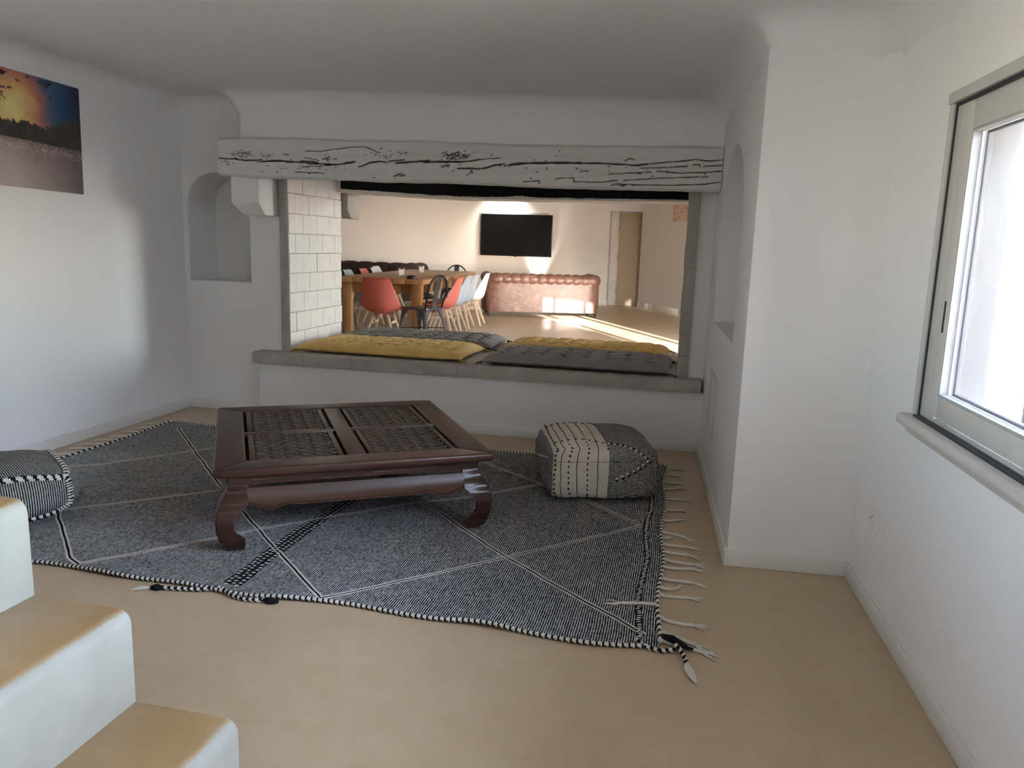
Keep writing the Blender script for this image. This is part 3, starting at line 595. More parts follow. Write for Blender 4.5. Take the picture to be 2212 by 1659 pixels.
def make_beam():
    X0, X1 = -2.985, 0.158; NU, NVF = 1060, 84; NB = 14; NT_ = 8
    ring = NVF+NB+2+NT_
    zb_ = [interp(BOTT, lerp(X0, X1, i/(NU-1))) + 0.003*nz(i*0.03, 1.7) for i in range(NU)]
    zt_ = [interp(TOPT, lerp(X0, X1, i/(NU-1))) + 0.004*nz(i*0.025, 7.7) for i in range(NU)]
    crack = [[0.0]*NVF for _ in range(NU)]
    def stamp(xa, za, xb, zb2, w):
        i0 = max(0, int((min(xa, xb)-w-X0)/(X1-X0)*(NU-1))); i1 = min(NU-1, int((max(xa, xb)+w-X0)/(X1-X0)*(NU-1))+1)
        dx, dz = xb-xa, zb2-za; L2 = dx*dx+dz*dz+1e-12
        for i in range(i0, i1+1):
            x = lerp(X0, X1, i/(NU-1)); H = zt_[i]-zb_[i]
            j0 = max(1, int((min(za, zb2)-w-zb_[i])/H*(NVF-1))); j1 = min(NVF-2, int((max(za, zb2)+w-zb_[i])/H*(NVF-1))+1)
            for j in range(j0, j1+1):
                zz = lerp(zb_[i], zt_[i], j/(NVF-1)); t = max(0, min(1, ((x-xa)*dx+(zz-za)*dz)/L2))
                d = math.hypot(x-xa-t*dx, (zz-za-t*dz)*1.3); v = max(0.0, min(1.0, 1.5*(1-d/w)))
                if v > crack[i][j]: crack[i][j] = v
    rng = random.Random(11)
    for pts, w in CR:
        n = 0
        for (xa, za), (xb, zb2) in zip(pts, pts[1:]):
            K = max(2, int(math.hypot(xb-xa, zb2-za)/0.012)); prev = (xa, za)
            for q in range(1, K+1):
                t = q/K; p = (lerp(xa, xb, t), lerp(za, zb2, t)+rng.uniform(-1, 1)*0.0010)
                ww = (0.0012+0.00095*w)*(0.65+0.45*abs(math.sin(n*0.31+w)))
                stamp(*prev, *p, ww); prev = p; n += 1
    for (x, z, sx, sz, n) in CL:
        for _ in range(n):
            a, b = x+rng.gauss(0, 0.5)*sx, z+rng.gauss(0, 0.5)*sz; l = rng.uniform(0, 0.010)
            stamp(a, b, a+l, b+rng.uniform(-.002, .003), rng.uniform(0.0018, 0.0034))
    verts, att = [], []
    for i in range(NU):
        x = lerp(X0, X1, i/(NU-1)); zb2, zt2 = zb_[i], zt_[i]
        e = 0.006*nz(x*4, 0.3)
        for j in range(NVF):
            t = j/(NVF-1); z = lerp(zb2, zt2, t)
            rnd = 0.020*max(0, 1-t/0.09)**2 + 0.016*max(0, 1-(1-t)/0.08)**2
            y = 4.600 + e + rnd + 0.006*nz(x*2.2, z*9, 2.0) + 0.0022*nz(x*9, z*60, 5.0) + 0.016*crack[i][j]
            xx = x + (0.012*nz(z*14, 3.3)+0.010 if i == 0 else 0)
            verts.append((xx, y, z)); att.append(crack[i][j])
        for j in range(NT_): verts.append((x, lerp(4.63, 4.87, j/(NT_-1)), zt2)); att.append(0.0)
        verts.append((x, 4.88, zt2-0.01)); att.append(0.0); verts.append((x, 4.88, zb2+0.034)); att.append(0.0)
        for j in range(NB): verts.append((x, lerp(4.87, 4.632, j/(NB-1)), zb2-0.002+0.003*nz(x*6, j*0.3)+0.024*(1-j/(NB-1)))); att.append(0.0)
    faces = [(i*ring+j, (i+1)*ring+j, (i+1)*ring+(j+1) % ring, i*ring+(j+1) % ring) for i in range(NU-1) for j in range(ring)]
    faces += [tuple(range(ring-1, -1, -1)), tuple((NU-1)*ring+j for j in range(ring))]
    me = bpy.data.meshes.new('beam'); me.from_pydata(verts, [], faces); me.materials.append(M['beam'])
    a = me.attributes.new('crack', 'FLOAT', 'POINT'); a.data.foreach_set('value', att)
    bm = bmesh.new(); bm.from_mesh(me); bmesh.ops.recalc_face_normals(bm, faces=bm.faces); bm.to_mesh(me); bm.free()
    me.polygons.foreach_set('use_smooth', [True]*len(me.polygons)); me.set_sharp_from_angle(angle=R(55))
    return put('beam', me)
tag(make_beam(), 'old white-painted timber beam with long dark cracks above the opening', 'beam')

# front corbel
def corbel(name, x0, x1, yf, yb, zb, zt, ch, mat, label):
    m = MB()
    # front chamfer and side chamfers at the foot
    top = [(x0, yf), (x1, yf), (x1, yb), (x0, yb)]; c = ch
    m.add([(x, y, zt) for x, y in top]+[(x, y, zb+c*1.05) for x, y in top]+[(x0+c*0.55, yf+c*1.15, zb), (x1-0.0, yf+c*1.15, zb), (x1-0.0, yb, zb), (x0+c*0.55, yb, zb)],
          [(0, 1, 2, 3)]+[(i, (i+1) % 4, 4+(i+1) % 4, 4+i) for i in range(4)]+[(4+i, 4+(i+1) % 4, 8+(i+1) % 4, 8+i) for i in range(4)]+[(11, 10, 9, 8)])
    return tag(m.build(name, mat, bevel=0.006, seg=3), label, 'corbel')
corbel('corbel', -2.915, -2.715, 4.63, 4.90, 1.368, 1.612, 0.07, M['plaster'], 'chamfered white corbel carrying the left end of the old beam')
corbel('corbel', -2.70, -2.587, 5.70, 5.92, 1.392, 1.80, 0.06, M['corbelback'], 'grey corbel at the back of the brick jamb under the rear lintel')
# rear lintel
rl = empty('rear_lintel', (0, 0, 0)); tag(rl, 'rear lintel with a soot-black face above the far side of the opening', 'beam')
m = MB(); N = 60
m.grid(lambda i, j: (lambda x, a: (x, (5.612, 5.612, 5.90, 5.90)[j], ((1.80, a, a, 1.80)[j]) + (0.004*nz(x*5, 2.0) if j in (1, 2) else 0)))(lerp(-2.69, 0.03, i/(N-1)), interp([(-2.7, 1.585), (-1.63, 1.553), (0.03, 1.560)], lerp(-2.69, 0.03, i/(N-1)))), N, 4, False, True)
m.build('lintel', M['brick'], rl)
m = MB(); N = 240
def sootz(x): return interp([(-2.7, 1.610), (-1.63, 1.568), (0.03, 1.574)], x) + 0.003*nz(x*40, 1.0) + 0.004*nz(x*11, 5.0) + (0.012*max(0, nz(x*60, 9))+0.008)*math.exp(-((x+1.22)/0.10)**2)
m.grid(lambda i, j: (lambda x: (x, (5.600, 5.600, 5.611, 5.611)[j], (1.82, sootz(x), sootz(x), 1.82)[j]))(lerp(-2.60, -0.012, i/(N-1))), N, 4, False, True)
m.build('soot_face', M['soot'], rl)

# ------------------------------------------------------------------ seat cushions on the ledge
def cushion(name, L, W, T, cols, rows, mats, tassel_mat, label, loc, rz, seed, flat_side=False):
    rng = random.Random(seed); ph = rng.uniform(0, 9)
    root = empty(name, (loc[0], loc[1], LEDGE+0.001), rz); tag(root, label, 'cushion', 'tufted floor cushions on the ledge')
    NU, NV = 150, 72; tc = L/cols; tr = W/rows
    tufts = [((a+0.5)*tc-L/2 + rng.uniform(-.012, .012), (b+0.5)*tr-W/2+rng.uniform(-.008, .008)) for a in range(cols) for b in range(rows)]
    tufts = [((a+1)*L/(cols+1)-L/2 + rng.uniform(-.012, .012), (b+1)*W/(rows+1)-W/2+rng.uniform(-.01, .01)) for a in range(cols) for b in range(rows)]
    def edge(u, v):
        eu = 1-abs(2*u-1)**9; ev = 1-abs(2*v-1)**6; return (max(0, eu)*max(0, ev))**0.5
    def outline(u, v):
        x = (u-0.5)*L*(1-0.025*(1-abs(2*v-1)**2)*abs(2*u-1)); y = (v-0.5)*W*(1-0.06*math.sin(math.pi*((u*cols) % 1))*abs(2*v-1)**3)
        return x, y
    def ztop(u, v):
        x, y = outline(u, v); e = edge(u, v); d = 0.0
        for (a, b) in tufts:
            dx, dy = x-a, y-b
            if abs(dx) < 0.11 and abs(dy) < 0.11:
                q = dx*dx+dy*dy; d += 0.62*math.exp(-q/0.00042) + 0.34*math.exp(-(dy*dy/0.00045+dx*dx/0.0030)) + 0.26*math.exp(-(dx*dx/0.0002+dy*dy/0.0030))
        fold = 0.0035*math.sin(y*150+6*nz(x*5, y*3, ph))*max(0, nz(x*3.0, y*2, ph+3)+0.35)
        return T*(0.30*e + 0.70*e*max(0.05, 1-d)) + fold*e + 0.006*nz(x*4, y*4, ph)*e
    m = MB()
    def mi_top(i, j): return 0
    m.grid(lambda i, j: (lambda u, v: (*outline(u, v), 0.022*(1-edge(u, v))+max(0.004, ztop(u, v))))(i/(NU-1), j/(NV-1)), NU, NV)
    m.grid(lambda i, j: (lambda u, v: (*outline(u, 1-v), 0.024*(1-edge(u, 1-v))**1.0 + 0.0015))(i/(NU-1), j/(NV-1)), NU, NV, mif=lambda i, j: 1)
    m.build('cover', mats, root, ang=80)
    bt = MB().lathe([(0, 0.004), (0.006, 0.003), (0.008, 0)], 8).mesh('tuft_button', mats[1])
    for (sx, sy) in ((-1, -1), (1, -1), (1, 1), (-1, 1)):
        t = MB(); x0, y0 = sx*(L/2-0.008), sy*(W/2-0.01); dx, dy = sx*0.8+rng.uniform(-.2, .2), rng.uniform(-.25, .25)
        t.lathe([(0, 0.026), (0.010, 0.022), (0.012, 0.014), (0.006, 0.006), (0, 0.004)], 8, (x0+dx*0.012, y0+dy*0.012, 0))
        for q in range(9):
            a = math.atan2(dy, dx)+rng.uniform(-.55, .55); l = rng.uniform(0.022, 0.036)
            t.tube([(x0+dx*0.018, y0+dy*0.018, 0.015), (x0+dx*0.018+math.cos(a)*l*0.5, y0+dy*0.018+math.sin(a)*l*0.5, 0.014), (x0+dx*0.018+math.cos(a)*l, y0+dy*0.018+math.sin(a)*l, 0.003)], [0.003, 0.004, 0.0025], 5)
        t.build('tassel', tassel_mat, root)
    return root
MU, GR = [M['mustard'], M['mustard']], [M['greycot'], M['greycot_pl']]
cushion('seat_cushion', 1.20, 0.595, 0.088, 9, 4, MU, M['mustard_dk'], 'mustard yellow tufted cushion nearest the brick jamb, at the front of the ledge', (-1.995, 5.14), R(-1.2), 1)
cushion('seat_cushion', 1.22, 0.595, 0.090, 8, 4, GR, M['greycot_pl'], 'dotted grey tufted cushion at the front right of the ledge', (-0.655, 5.115), R(-0.8), 2)
cushion('seat_cushion', 1.24, 0.555, 0.088, 9, 4, GR, M['greycot_pl'], 'grey tufted cushion behind the front mustard one, on the far side of the ledge', (-1.975, 5.745), R(0.5), 3)
cushion('seat_cushion', 1.20, 0.54, 0.088, 9, 4, MU, M['mustard_dk'], 'mustard yellow tufted cushion behind the front grey one, in the sunlight', (-0.675, 5.71), R(0.3), 4)

# ------------------------------------------------------------------ rug
RX0, RX1, RY0, RY1 = -3.235, -0.018, 2.250, 4.375
def rug_edge_near(x): return 2.262 + 0.012*math.sin(x*5.1) + 0.010*math.sin(x*11+1) + (0.035*max(0, x+0.25)) - 0.02*max(0, -2.0-x)
def rug_edge_far(x): return 4.372 + 0.012*math.sin(x*6+2)
def rug_edge_right(y): return -0.010 - 0.030*(y-2.3)/2.0 + 0.008*math.sin(y*9)
def rug_edge_left(y): return -3.235 + 0.008*math.sin(y*7)
def rug_z(x, y):
    z = 0.0075 + 0.0035*max(0, nz(x*2.2, y*2.2, 1.0)) + 0.0015*nz(x*9, y*9, 4.0)
    z += 0.010*math.exp(-((y-2.30)/0.05)**2)*max(0, math.sin(x*9+0.5))**2
    z += 0.012*math.exp(-((y-4.33)/0.06)**2)*max(0, math.sin(x*7))**2
    return z
rug = empty('rug', (0, 0, 0)); tag(rug, 'large black and white woven rug with diamond lines and fringed ends', 'rug')
m = MB(); NU, NV = 220, 150
def rug_pt(i, j):
    u, v = i/(NU-1), j/(NV-1); y = lerp(RY0, RY1, v); x = lerp(rug_edge_left(y), rug_edge_right(y), u); y = lerp(rug_edge_near(x), rug_edge_far(x), v)
    return (x, y, rug_z(x, y))
m.grid(rug_pt, NU, NV); m.grid(lambda i, j: (lambda p: (p[0], p[1], max(0.0012, p[2]-0.006)))(rug_pt(i, NV-1-j)), NU, NV)
m.build('rug_body', M['rug'], rug, ang=80)
def rug_line(name, pts, offs, seed):
    rng = random.Random(seed); P = [Vector((*p, 0)) for p in pts]; fine = []
    for a, b in zip(P, P[1:]):
        K = max(2, int((b-a).length/0.035)); fine += [a.lerp(b, q/K) for q in range(K)]
    fine.append(P[-1]); m = MB()
    wob = [0.006*nz(q*0.23, seed*3.1)+0.0025*nz(q*0.9, seed*1.7) for q in range(len(fine))]
    for (o, hw, mi) in offs:
        L, Rr = [], []
        for q, p in enumerate(fine):
            t = (fine[min(q+1, len(fine)-1)]-fine[max(q-1, 0)]).normalized(); n = Vector((-t.y, t.x, 0)); c = p+n*(o+wob[q]); w_ = hw*(1+0.22*rng.uniform(-1, 1))
            for (lst, sgn) in ((L, 1), (Rr, -1)):
                e = c+n*w_*sgn; lst.append((e.x, e.y))
        n_ = len(L); vs_ = []
        for k2 in range(n_):
            (ax, ay), (bx, by) = L[k2], Rr[k2]; cx_, cy_ = (ax+bx)/2, (ay+by)/2
            hz = 0.0022 if mi == 0 else 0.0016
            vs_ += [(ax, ay, rug_z(ax, ay)+0.0003), (cx_, cy_, rug_z(cx_, cy_)+hz), (bx, by, rug_z(bx, by)+0.0003)]
        m.add(vs_, [f for k2 in range(n_-1) for f in ((3*k2, 3*k2+3, 3*k2+4, 3*k2+1), (3*k2+1, 3*k2+4, 3*k2+5, 3*k2+2))], mi)
    return m.build(name, [M['wool_w'], M['wool_b']], rug, ang=80)
TRI = [(0.0078, 0.0036, 0), (0.0, 0.0042, 1), (-0.0078, 0.0036, 0)]
DUO = [(0.0070, 0.0038, 0), (-0.0002, 0.0036, 1), (-0.0074, 0.0026, 0)]
for q, (pts, offs) in enumerate([
    ([(-3.16, 3.28), (-2.57, 2.69), (-2.20, 2.34), (-2.125, 2.300)], TRI), ([(-3.10, 4.25), (-2.80, 3.93), (-2.254, 3.36), (-1.68, 2.80), (-1.148, 2.292)], TRI),
    ([(-2.18, 4.33), (-1.70, 3.85), (-1.316, 3.47), (-1.057, 3.268), (-0.618, 2.825), (-0.05, 2.345)], TRI), ([(-1.20, 4.30), (-0.985, 4.07), (-0.55, 3.73), (-0.339, 3.566), (-0.118, 3.344)], TRI),
    ([(-2.125, 2.300), (-1.798, 2.68), (-1.69, 2.815), (-1.242, 3.277), (-0.96, 3.50), (-0.20, 4.28)], DUO), ([(-1.148, 2.292), (-0.618, 2.825), (-0.118, 3.344)], DUO),
    ([(-3.12, 2.34), (-2.56, 2.82), (-2.16, 3.20), (-1.70, 3.72), (-1.20, 4.30)], DUO), ([(-3.16, 3.28), (-2.986, 3.40), (-2.62, 3.88), (-2.18, 4.33)], DUO)]):
    rug_line('woven_line', pts, offs, q+1)
# bands of long stitches: in the middle and along the right end
def stitch_band(name, xs, y0, y1, step, ln, wd, skew):
    m = MB(); rng = random.Random(5); y = y0
    row = 0
    while y < y1:
        for c, dx in enumerate(xs):
            yy = y + (step*0.5 if c % 2 else 0); x = dx(yy) if callable(dx) else dx; x += rng.uniform(-.003, .003); yy += rng.uniform(-.002, .002)
            a = rng.uniform(-.12, .12)+skew; ux, uy = math.cos(a), math.sin(a); zz = rug_z(x, yy)
            vs_ = []
            for (p, q, h) in ((-1, 0, 0.0005), (-.5, .9, .0006), (.5, .9, .0006), (1, 0, .0005), (.5, -.9, .0006), (-.5, -.9, .0006), (0, 0, 0.0042)):
                vs_.append((x+ux*p*ln-uy*q*wd, yy+uy*p*ln+ux*q*wd, zz+h))
            m.add(vs_, [(k2, (k2+1) % 6, 6) for k2 in range(6)], (row+c) % 2 if len(xs) > 2 and False else 0)
        y += step; row += 1
    return tag(m.build(name, [M['wool_w'], M['wool_b']], rug, ang=80), kind='stuff')
BASE = [(-0.030, 0.0)]
def strip(name, f, hw, y0, y1, mat):
    m = MB(); K = 60
    m.grid(lambda i, j: (lambda y: (f(y)+hw*(j-1), y, rug_z(f(y)+hw*(j-1), y)+(0.0014 if j == 1 else 0.0006)))(lerp(y0, y1, i/(K-1))), K, 3); return m.build(name, mat, rug, ang=80)
mid = lambda y: -1.497+0.010*math.sin(y*4)
strip('dark_band', mid, 0.036, 2.30, 4.33, M['wool_b'])
stitch_band('stitch_band', [lambda y: mid(y)-0.024, lambda y: mid(y)-0.001, lambda y: mid(y)+0.023], 2.30, 4.32, 0.023, 0.0100, 0.0045, 0.3)
rb = lambda y: rug_edge_right(y)-0.062
strip('dark_band', rb, 0.012, 2.33, 4.33, M['wool_b']); stitch_band('stitch_band', [rb], 2.33, 4.32, 0.016, 0.0105, 0.0042, 0.5)
# twisted edge cords
def cord(name, pts, r, parent, turns=0.020, mats=None):
    P = [Vector(p) for p in pts]; fine = []
    for a, b in zip(P, P[1:]):
        K = max(1, int((b-a).length/0.0055)); fine += [a.lerp(b, q/K) for q in range(K)]
    fine.append(P[-1]); m = MB(); per = max(2, int(turns/0.0055))
    rr = [r*(0.86+0.22*abs(math.sin(math.pi*q/per))) for q in range(len(fine))]
    m.tube(fine, rr, 8, mif=lambda i, j: 0 if ((i + j*per/8.0) % per) < per*0.5 else 1)
    return m.build(name, mats or [M['wool_w'], M['wool_b']], parent, ang=80)
cord('edge_cord', [(x_, rug_edge_near(x_)-0.002, rug_z(x_, rug_edge_near(x_)+0.01)+0.0015) for x_ in [lerp(-3.22, -0.03, q/120) for q in range(121)]], 0.0075, rug)
cord('edge_cord', [(x_, rug_edge_far(x_)+0.002, rug_z(x_, rug_edge_far(x_)-0.01)+0.001) for x_ in [lerp(-3.22, -0.03, q/120) for q in range(121)]], 0.007, rug)
cord('edge_cord', [(rug_edge_right(y_)+0.002, y_, rug_z(rug_edge_right(y_)-0.01, y_)+0.002) for y_ in [lerp(2.31, 4.36, q/80) for q in range(81)]], 0.009, rug, 0.036)
cord('edge_cord', [(rug_edge_left(y_)-0.002, y_, rug_z(rug_edge_left(y_)+0.01, y_)+0.002) for y_ in [lerp(2.27, 4.36, q/80) for q in range(81)]], 0.008, rug, 0.036)
def fringe(base, ang, ln, curl, seed, name='fringe_tassel'):
    rng = random.Random(seed); m = MB(); x, y = base; pts = []; a = ang; K = 9; lift = rug_z(x, y) if x < 0 and ln > 0 else 0.01
    px, py = x, y; zz = 0.010
    over = math.cos(ang) < 0 and x > -1.0 or math.cos(ang) > 0 and x < -2.5
    for q in range(K+1):
        pts.append((px, py, (rug_z(px, py)+0.006 if over else lerp(0.011, 0.0062, min(1, q/2)))))
        a += curl/K+rng.uniform(-.10, .10); px += math.cos(a)*ln*0.72/K; py += math.sin(a)*ln*0.72/K
    m.tube(pts, [0.0062+0.0008*math.sin(q*2.2) for q in range(K+1)], 7)
    ex, ey, ez = pts[-1]
    for q in range(6):
        b = a+rng.uniform(-.65, .65); l = ln*rng.uniform(0.2, 0.36)
        m.tube([(ex, ey, ez), (ex+math.cos(b)*l*.5, ey+math.sin(b)*l*.5, ez*0.8), (ex+math.cos(b+rng.uniform(-.3, .3))*l, ey+math.sin(b)*l, max(0.0022, ez-0.004))], [0.0034, 0.0028, 0.0018], 5)
    m.build(name, M['wool_w'], rug, ang=80)
for q, (yb_, ang, ln, curl) in enumerate([(4.324, 5, .10, .3), (4.20, -20, .08, .5), (4.053, 10, .11, .2), (3.93, 25, .12, .3), (3.776, -5, .13, .6), (3.60, 15, .10, .5), (3.45, 0, .12, .6), (3.30, -8, .15, -.1), (3.233, -35, .06, 1.6), (3.15, 8, .14, .2), (3.07, 2, .15, -.1), (2.985, -3, .16, .0), (2.91, 0, .15, .1), (2.80, -5, .16, -.2), (2.72, -30, .12, 1.5), (2.655, 0, .15, .1), (2.56, 178, .17, .05), (2.475, -15, .16, .3), (2.38, -22, .17, -.1), (2.325, -18, .18, -.1)]):
    fringe((rug_edge_right(yb_)+0.004, yb_), R(ang), ln, curl, 40+q)
for q, (yb_, ang, ln, curl) in enumerate([(4.30, 172, .16, .2), (4.20, 185, .12, .2), (4.08, 190, .14, -.2), (3.98, 200, .13, .3), (3.87, 186, .15, .1), (3.76, 195, .16, .0), (3.66, 186, .14, .2), (3.54, 200, .15, .1), (3.42, 184, .14, .1), (3.2, 184, .14, .1), (3.0, 190, .14, .1), (2.8, 184, .14, .1), (2.6, 175, .14, .1), (2.4, 184, .14, .1)]):
    fringe((rug_edge_left(yb_)-0.004, yb_), R(ang), ln, curl, 80+q)
# corner cords with loops
cord('corner_cord', [(-0.075, 2.300, 0.012), (-0.045, 2.268, 0.009), (0.0, 2.254, 0.009), (0.042, 2.268, 0.010), (0.058, 2.300, 0.014), (0.030, 2.318, 0.018)], 0.0075, rug, 0.024)
cord('corner_cord', [(0.048, 2.285, 0.020), (0.068, 2.255, 0.012), (0.078, 2.220, 0.009), (0.082, 2.195, 0.009)], 0.0075, rug, 0.024)
m = MB(); m.tube([(0.082, 2.195, 0.009), (0.086, 2.165, 0.011), (0.098, 2.135, 0.009), (0.108, 2.105, 0.005)], [0.008, 0.014, 0.012, 0.004], 8, flat=0.6); m.build('corner_tassel', M['wool_w'], rug)
m = MB(); m.tube([(0.005, 2.330, 0.019), (0.035, 2.310, 0.024), (0.062, 2.290, 0.022), (0.085, 2.282, 0.015), (0.100, 2.290, 0.010)], [0.008, 0.013, 0.010, 0.006, 0.004], 8); m.build('corner_knot', M['wool_b'], rug)
cord('side_cord', [(-1.515, 2.262, 0.012), (-1.575, 2.236, 0.009), (-1.64, 2.222, 0.009), (-1.705, 2.212, 0.009)], 0.0075, rug, 0.024)
m = MB(); m.tube([(-1.705, 2.212, 0.009), (-1.725, 2.206, 0.011), (-1.745, 2.203, 0.009)], [0.006, 0.013, 0.007], 8); m.build('side_knot', M['wool_b'], rug)
m = MB()
for dy in (-.016, 0.0, .014): m.tube([(-1.745, 2.203, 0.008), (-1.775, 2.200+dy*.5, 0.006), (-1.805, 2.192+dy, 0.0035)], [0.004, 0.004, 0.002], 5)
m.build('side_tassel', M['wool_w'], rug)
cord('side_cord', [(-1.500, 2.255, 0.014), (-1.450, 2.226, 0.010), (-1.400, 2.212, 0.009), (-1.345, 2.216, 0.010), (-1.320, 2.228, 0.012)], 0.0075, rug, 0.024)
m = MB(); m.tube([(-1.325, 2.224, 0.012), (-1.300, 2.220, 0.013), (-1.270, 2.222, 0.011)], [0.006, 0.013, 0.006], 8); m.build('side_knot', M['wool_b'], rug)

# ------------------------------------------------------------------ coffee table
TH = 0.352
ct = empty('coffee_table', (-1.527, 3.294, 0.011), R(32.2)); tag(ct, 'low dark hardwood opium table with four woven panels and curled legs, on the rug', 'table')
TW, TD, RW, TT = 1.12, 1.17, 0.122, 0.036
hx, hy = TW/2, TD/2; z0t, z1t = TH-TT-0.011, TH-0.011
def rail(poly, mat, name='top_rail'):
    return MB().prism(poly, lambda x, y: (x, y, z0t), lambda x, y: (x, y, z1t)).build(name, mat, ct, bevel=0.009, seg=3)
g = 0.0008
rail([(-hx+g, -hy), (hx-g, -hy), (hx-RW-g, -hy+RW), (-hx+RW+g, -hy+RW)], M['darkwood']); rail([(-hx+g, hy), (-hx+RW+g, hy-RW), (hx-RW-g, hy-RW), (hx-g, hy)], M['darkwood'])
rail([(-hx, -hy+g), (-hx+RW, -hy+RW+g), (-hx+RW, hy-RW-g), (-hx, hy-g)], M['darkwood_y']); rail([(hx, -hy+g), (hx, hy-g), (hx-RW, hy-RW-g), (hx-RW, -hy+RW+g)], M['darkwood_y'])
ix, iy = hx-RW, hy-RW; CW, CW2 = 0.078, 0.040
MB().box((-CW/2, -iy+0.001, z0t+0.004), (CW/2, iy-0.001, z1t-0.001)).build('cross_rail', M['darkwood_y'], ct, bevel=0.004)
for s in (-1, 1):
    a, b = sorted((s*CW/2+s*0.0006, s*ix-s*0.001)); MB().box((a, -CW2/2, z0t+0.004), (b, CW2/2, z1t-0.0015)).build('cross_rail', M['darkwood'], ct, bevel=0.004)
box_obj('bottom_board', (-ix, -iy, z0t+0.0005), (ix, iy, z0t+0.0035), M['groove'], ct)
SP, AMP = 0.0425, 0.0085
for sx in (-1, 1):
    for sy in (-1, 1):
        ax, bx = sorted((sx*(CW/2+0.002), sx*(ix-0.002))); ay, by = sorted((sy*(CW2/2+0.001), sy*(iy-0.001)))
        pan = MB()
        gx = 0.012; fw_ = 0.022
        pan.box((ax+gx, ay, z0t+0.005), (ax+gx+fw_, by, z1t-0.004)); pan.box((bx-gx-fw_, ay, z0t+0.005), (bx-gx, by, z1t-0.004))
        po = pan.build('woven_panel', M['darkwood_y'], ct, bevel=0.002)
        px0, px1, py0, py1 = ax+gx+fw_+0.001, bx-gx-fw_-0.001, ay+0.003, by-0.003
        cx_, cy_ = (px0+px1)/2, (py0+py1)/2; zc = z0t+0.0170
        for fam in (0, 1):
            for k2 in range(-12, 13):
                pts = []; K = 240
                for q in range(K+1):
                    s_ = lerp(-0.42, 0.42, q/K)
                    p_, q_ = (s_, k2*SP) if fam == 0 else (k2*SP, s_)
                    X_, Y_ = cx_+(p_+q_)/math.sqrt(2), cy_+(p_-q_)/math.sqrt(2)
                    if px0 <= X_ <= px1 and py0 <= Y_ <= py1:
                        zz = AMP*math.cos(math.pi*(s_/SP+k2))*(1 if fam == 0 else -1); pts.append((X_, Y_, zc+zz))
                if len(pts) >= 6:
                    st_ = max(1, len(pts)//26); pp = pts[::st_]
                    if pp[-1] != pts[-1]: pp.append(pts[-1])
                    if len(pp) >= 3: MB().tube(pp, 0.0168, 10, flat=0.36, upv=(0, 0, 1)).build('strand', M['strand'], po, ang=80)
# waist band with carved loops, apron, legs
ins = 0.055
for rot, hl in ((0, hx), (90, hy), (180, hx), (270, hy)):
    off = hy if rot in (0, 180) else hx; xf = Matrix.Rotation(R(rot), 4, 'Z')
    m = MB(); m.box((-hl+ins, -off+ins, 0.262), (hl-ins-0.014, -off+ins+0.014, z0t-0.0005), xf=xf)
    for c in (-1, 1):
        L0, L1 = sorted((c*0.045, c*(hl-0.14))); zc_ = 0.284; rr_ = 0.008
        loop = [(L0+rr_, -off+ins-0.001, zc_-rr_), (L1-rr_, -off+ins-0.001, zc_-rr_), (L1-0.003, -off+ins-0.001, zc_-rr_*.6), (L1, -off+ins-0.001, zc_), (L1-0.003, -off+ins-0.001, zc_+rr_*.6), (L1-rr_, -off+ins-0.001, zc_+rr_), (L0+rr_, -off+ins-0.001, zc_+rr_), (L0+0.003, -off+ins-0.001, zc_+rr_*.6), (L0, -off+ins-0.001, zc_), (L0+0.003, -off+ins-0.001, zc_-rr_*.6)]
        m.tube([xf @ Vector(p) for p in loop], 0.0028, 6, closed=True)
    m.build('waist_band', M['darkwood_z'] if rot in (90, 270) else M['darkwood'], ct, ang=40)
    # apron with an ogee lower edge
    m = MB(); N = 90; a0, a1 = -hl+0.122, hl-0.122
    def bot(t):
        e = min(t, 1-t)*(a1-a0)
        return 0.176 - 0.014*math.exp(-((e-0.085)/0.035)**2) + 0.006*math.exp(-((e-0.16)/0.02)**2) + 0.012*max(0, 1-e/0.05)
    prof = []
    for i in range(N):
        t = i/(N-1); x_ = lerp(a0, a1, t); zb2 = bot(t)
        prof.append([(x_, -off+0.046, 0.250), (x_, -off+0.034, 0.228), (x_, -off+0.028, 0.205), (x_, -off+0.028, zb2+0.009), (x_, -off+0.022, zb2+0.006), (x_, -off+0.022, zb2), (x_, -off+0.046, zb2), (x_, -off+0.064, 0.250)])
    m.grid(lambda i, j: xf @ Vector(prof[i][j]), N, 8, False, True)
    m.add([xf @ Vector(p) for p in prof[0]], [tuple(range(8))]); m.add([xf @ Vector(p) for p in prof[-1]], [tuple(range(8))])
    m.build('apron', M['darkwood'] if rot in (0, 180) else M['darkwood_y'], ct, ang=50)
OT = [(0, .040), (.02, .026), (.05, .012), (.09, .002), (.13, .0), (.165, .004), (.20, .018), (.235, .038), (.262, .050)]
IT = [(0, .104), (.03, .108), (.048, .108), (.060, .092), (.075, .074), (.10, .066), (.125, .068), (.15, .080), (.175, .106), (.19, .122), (.262, .124)]
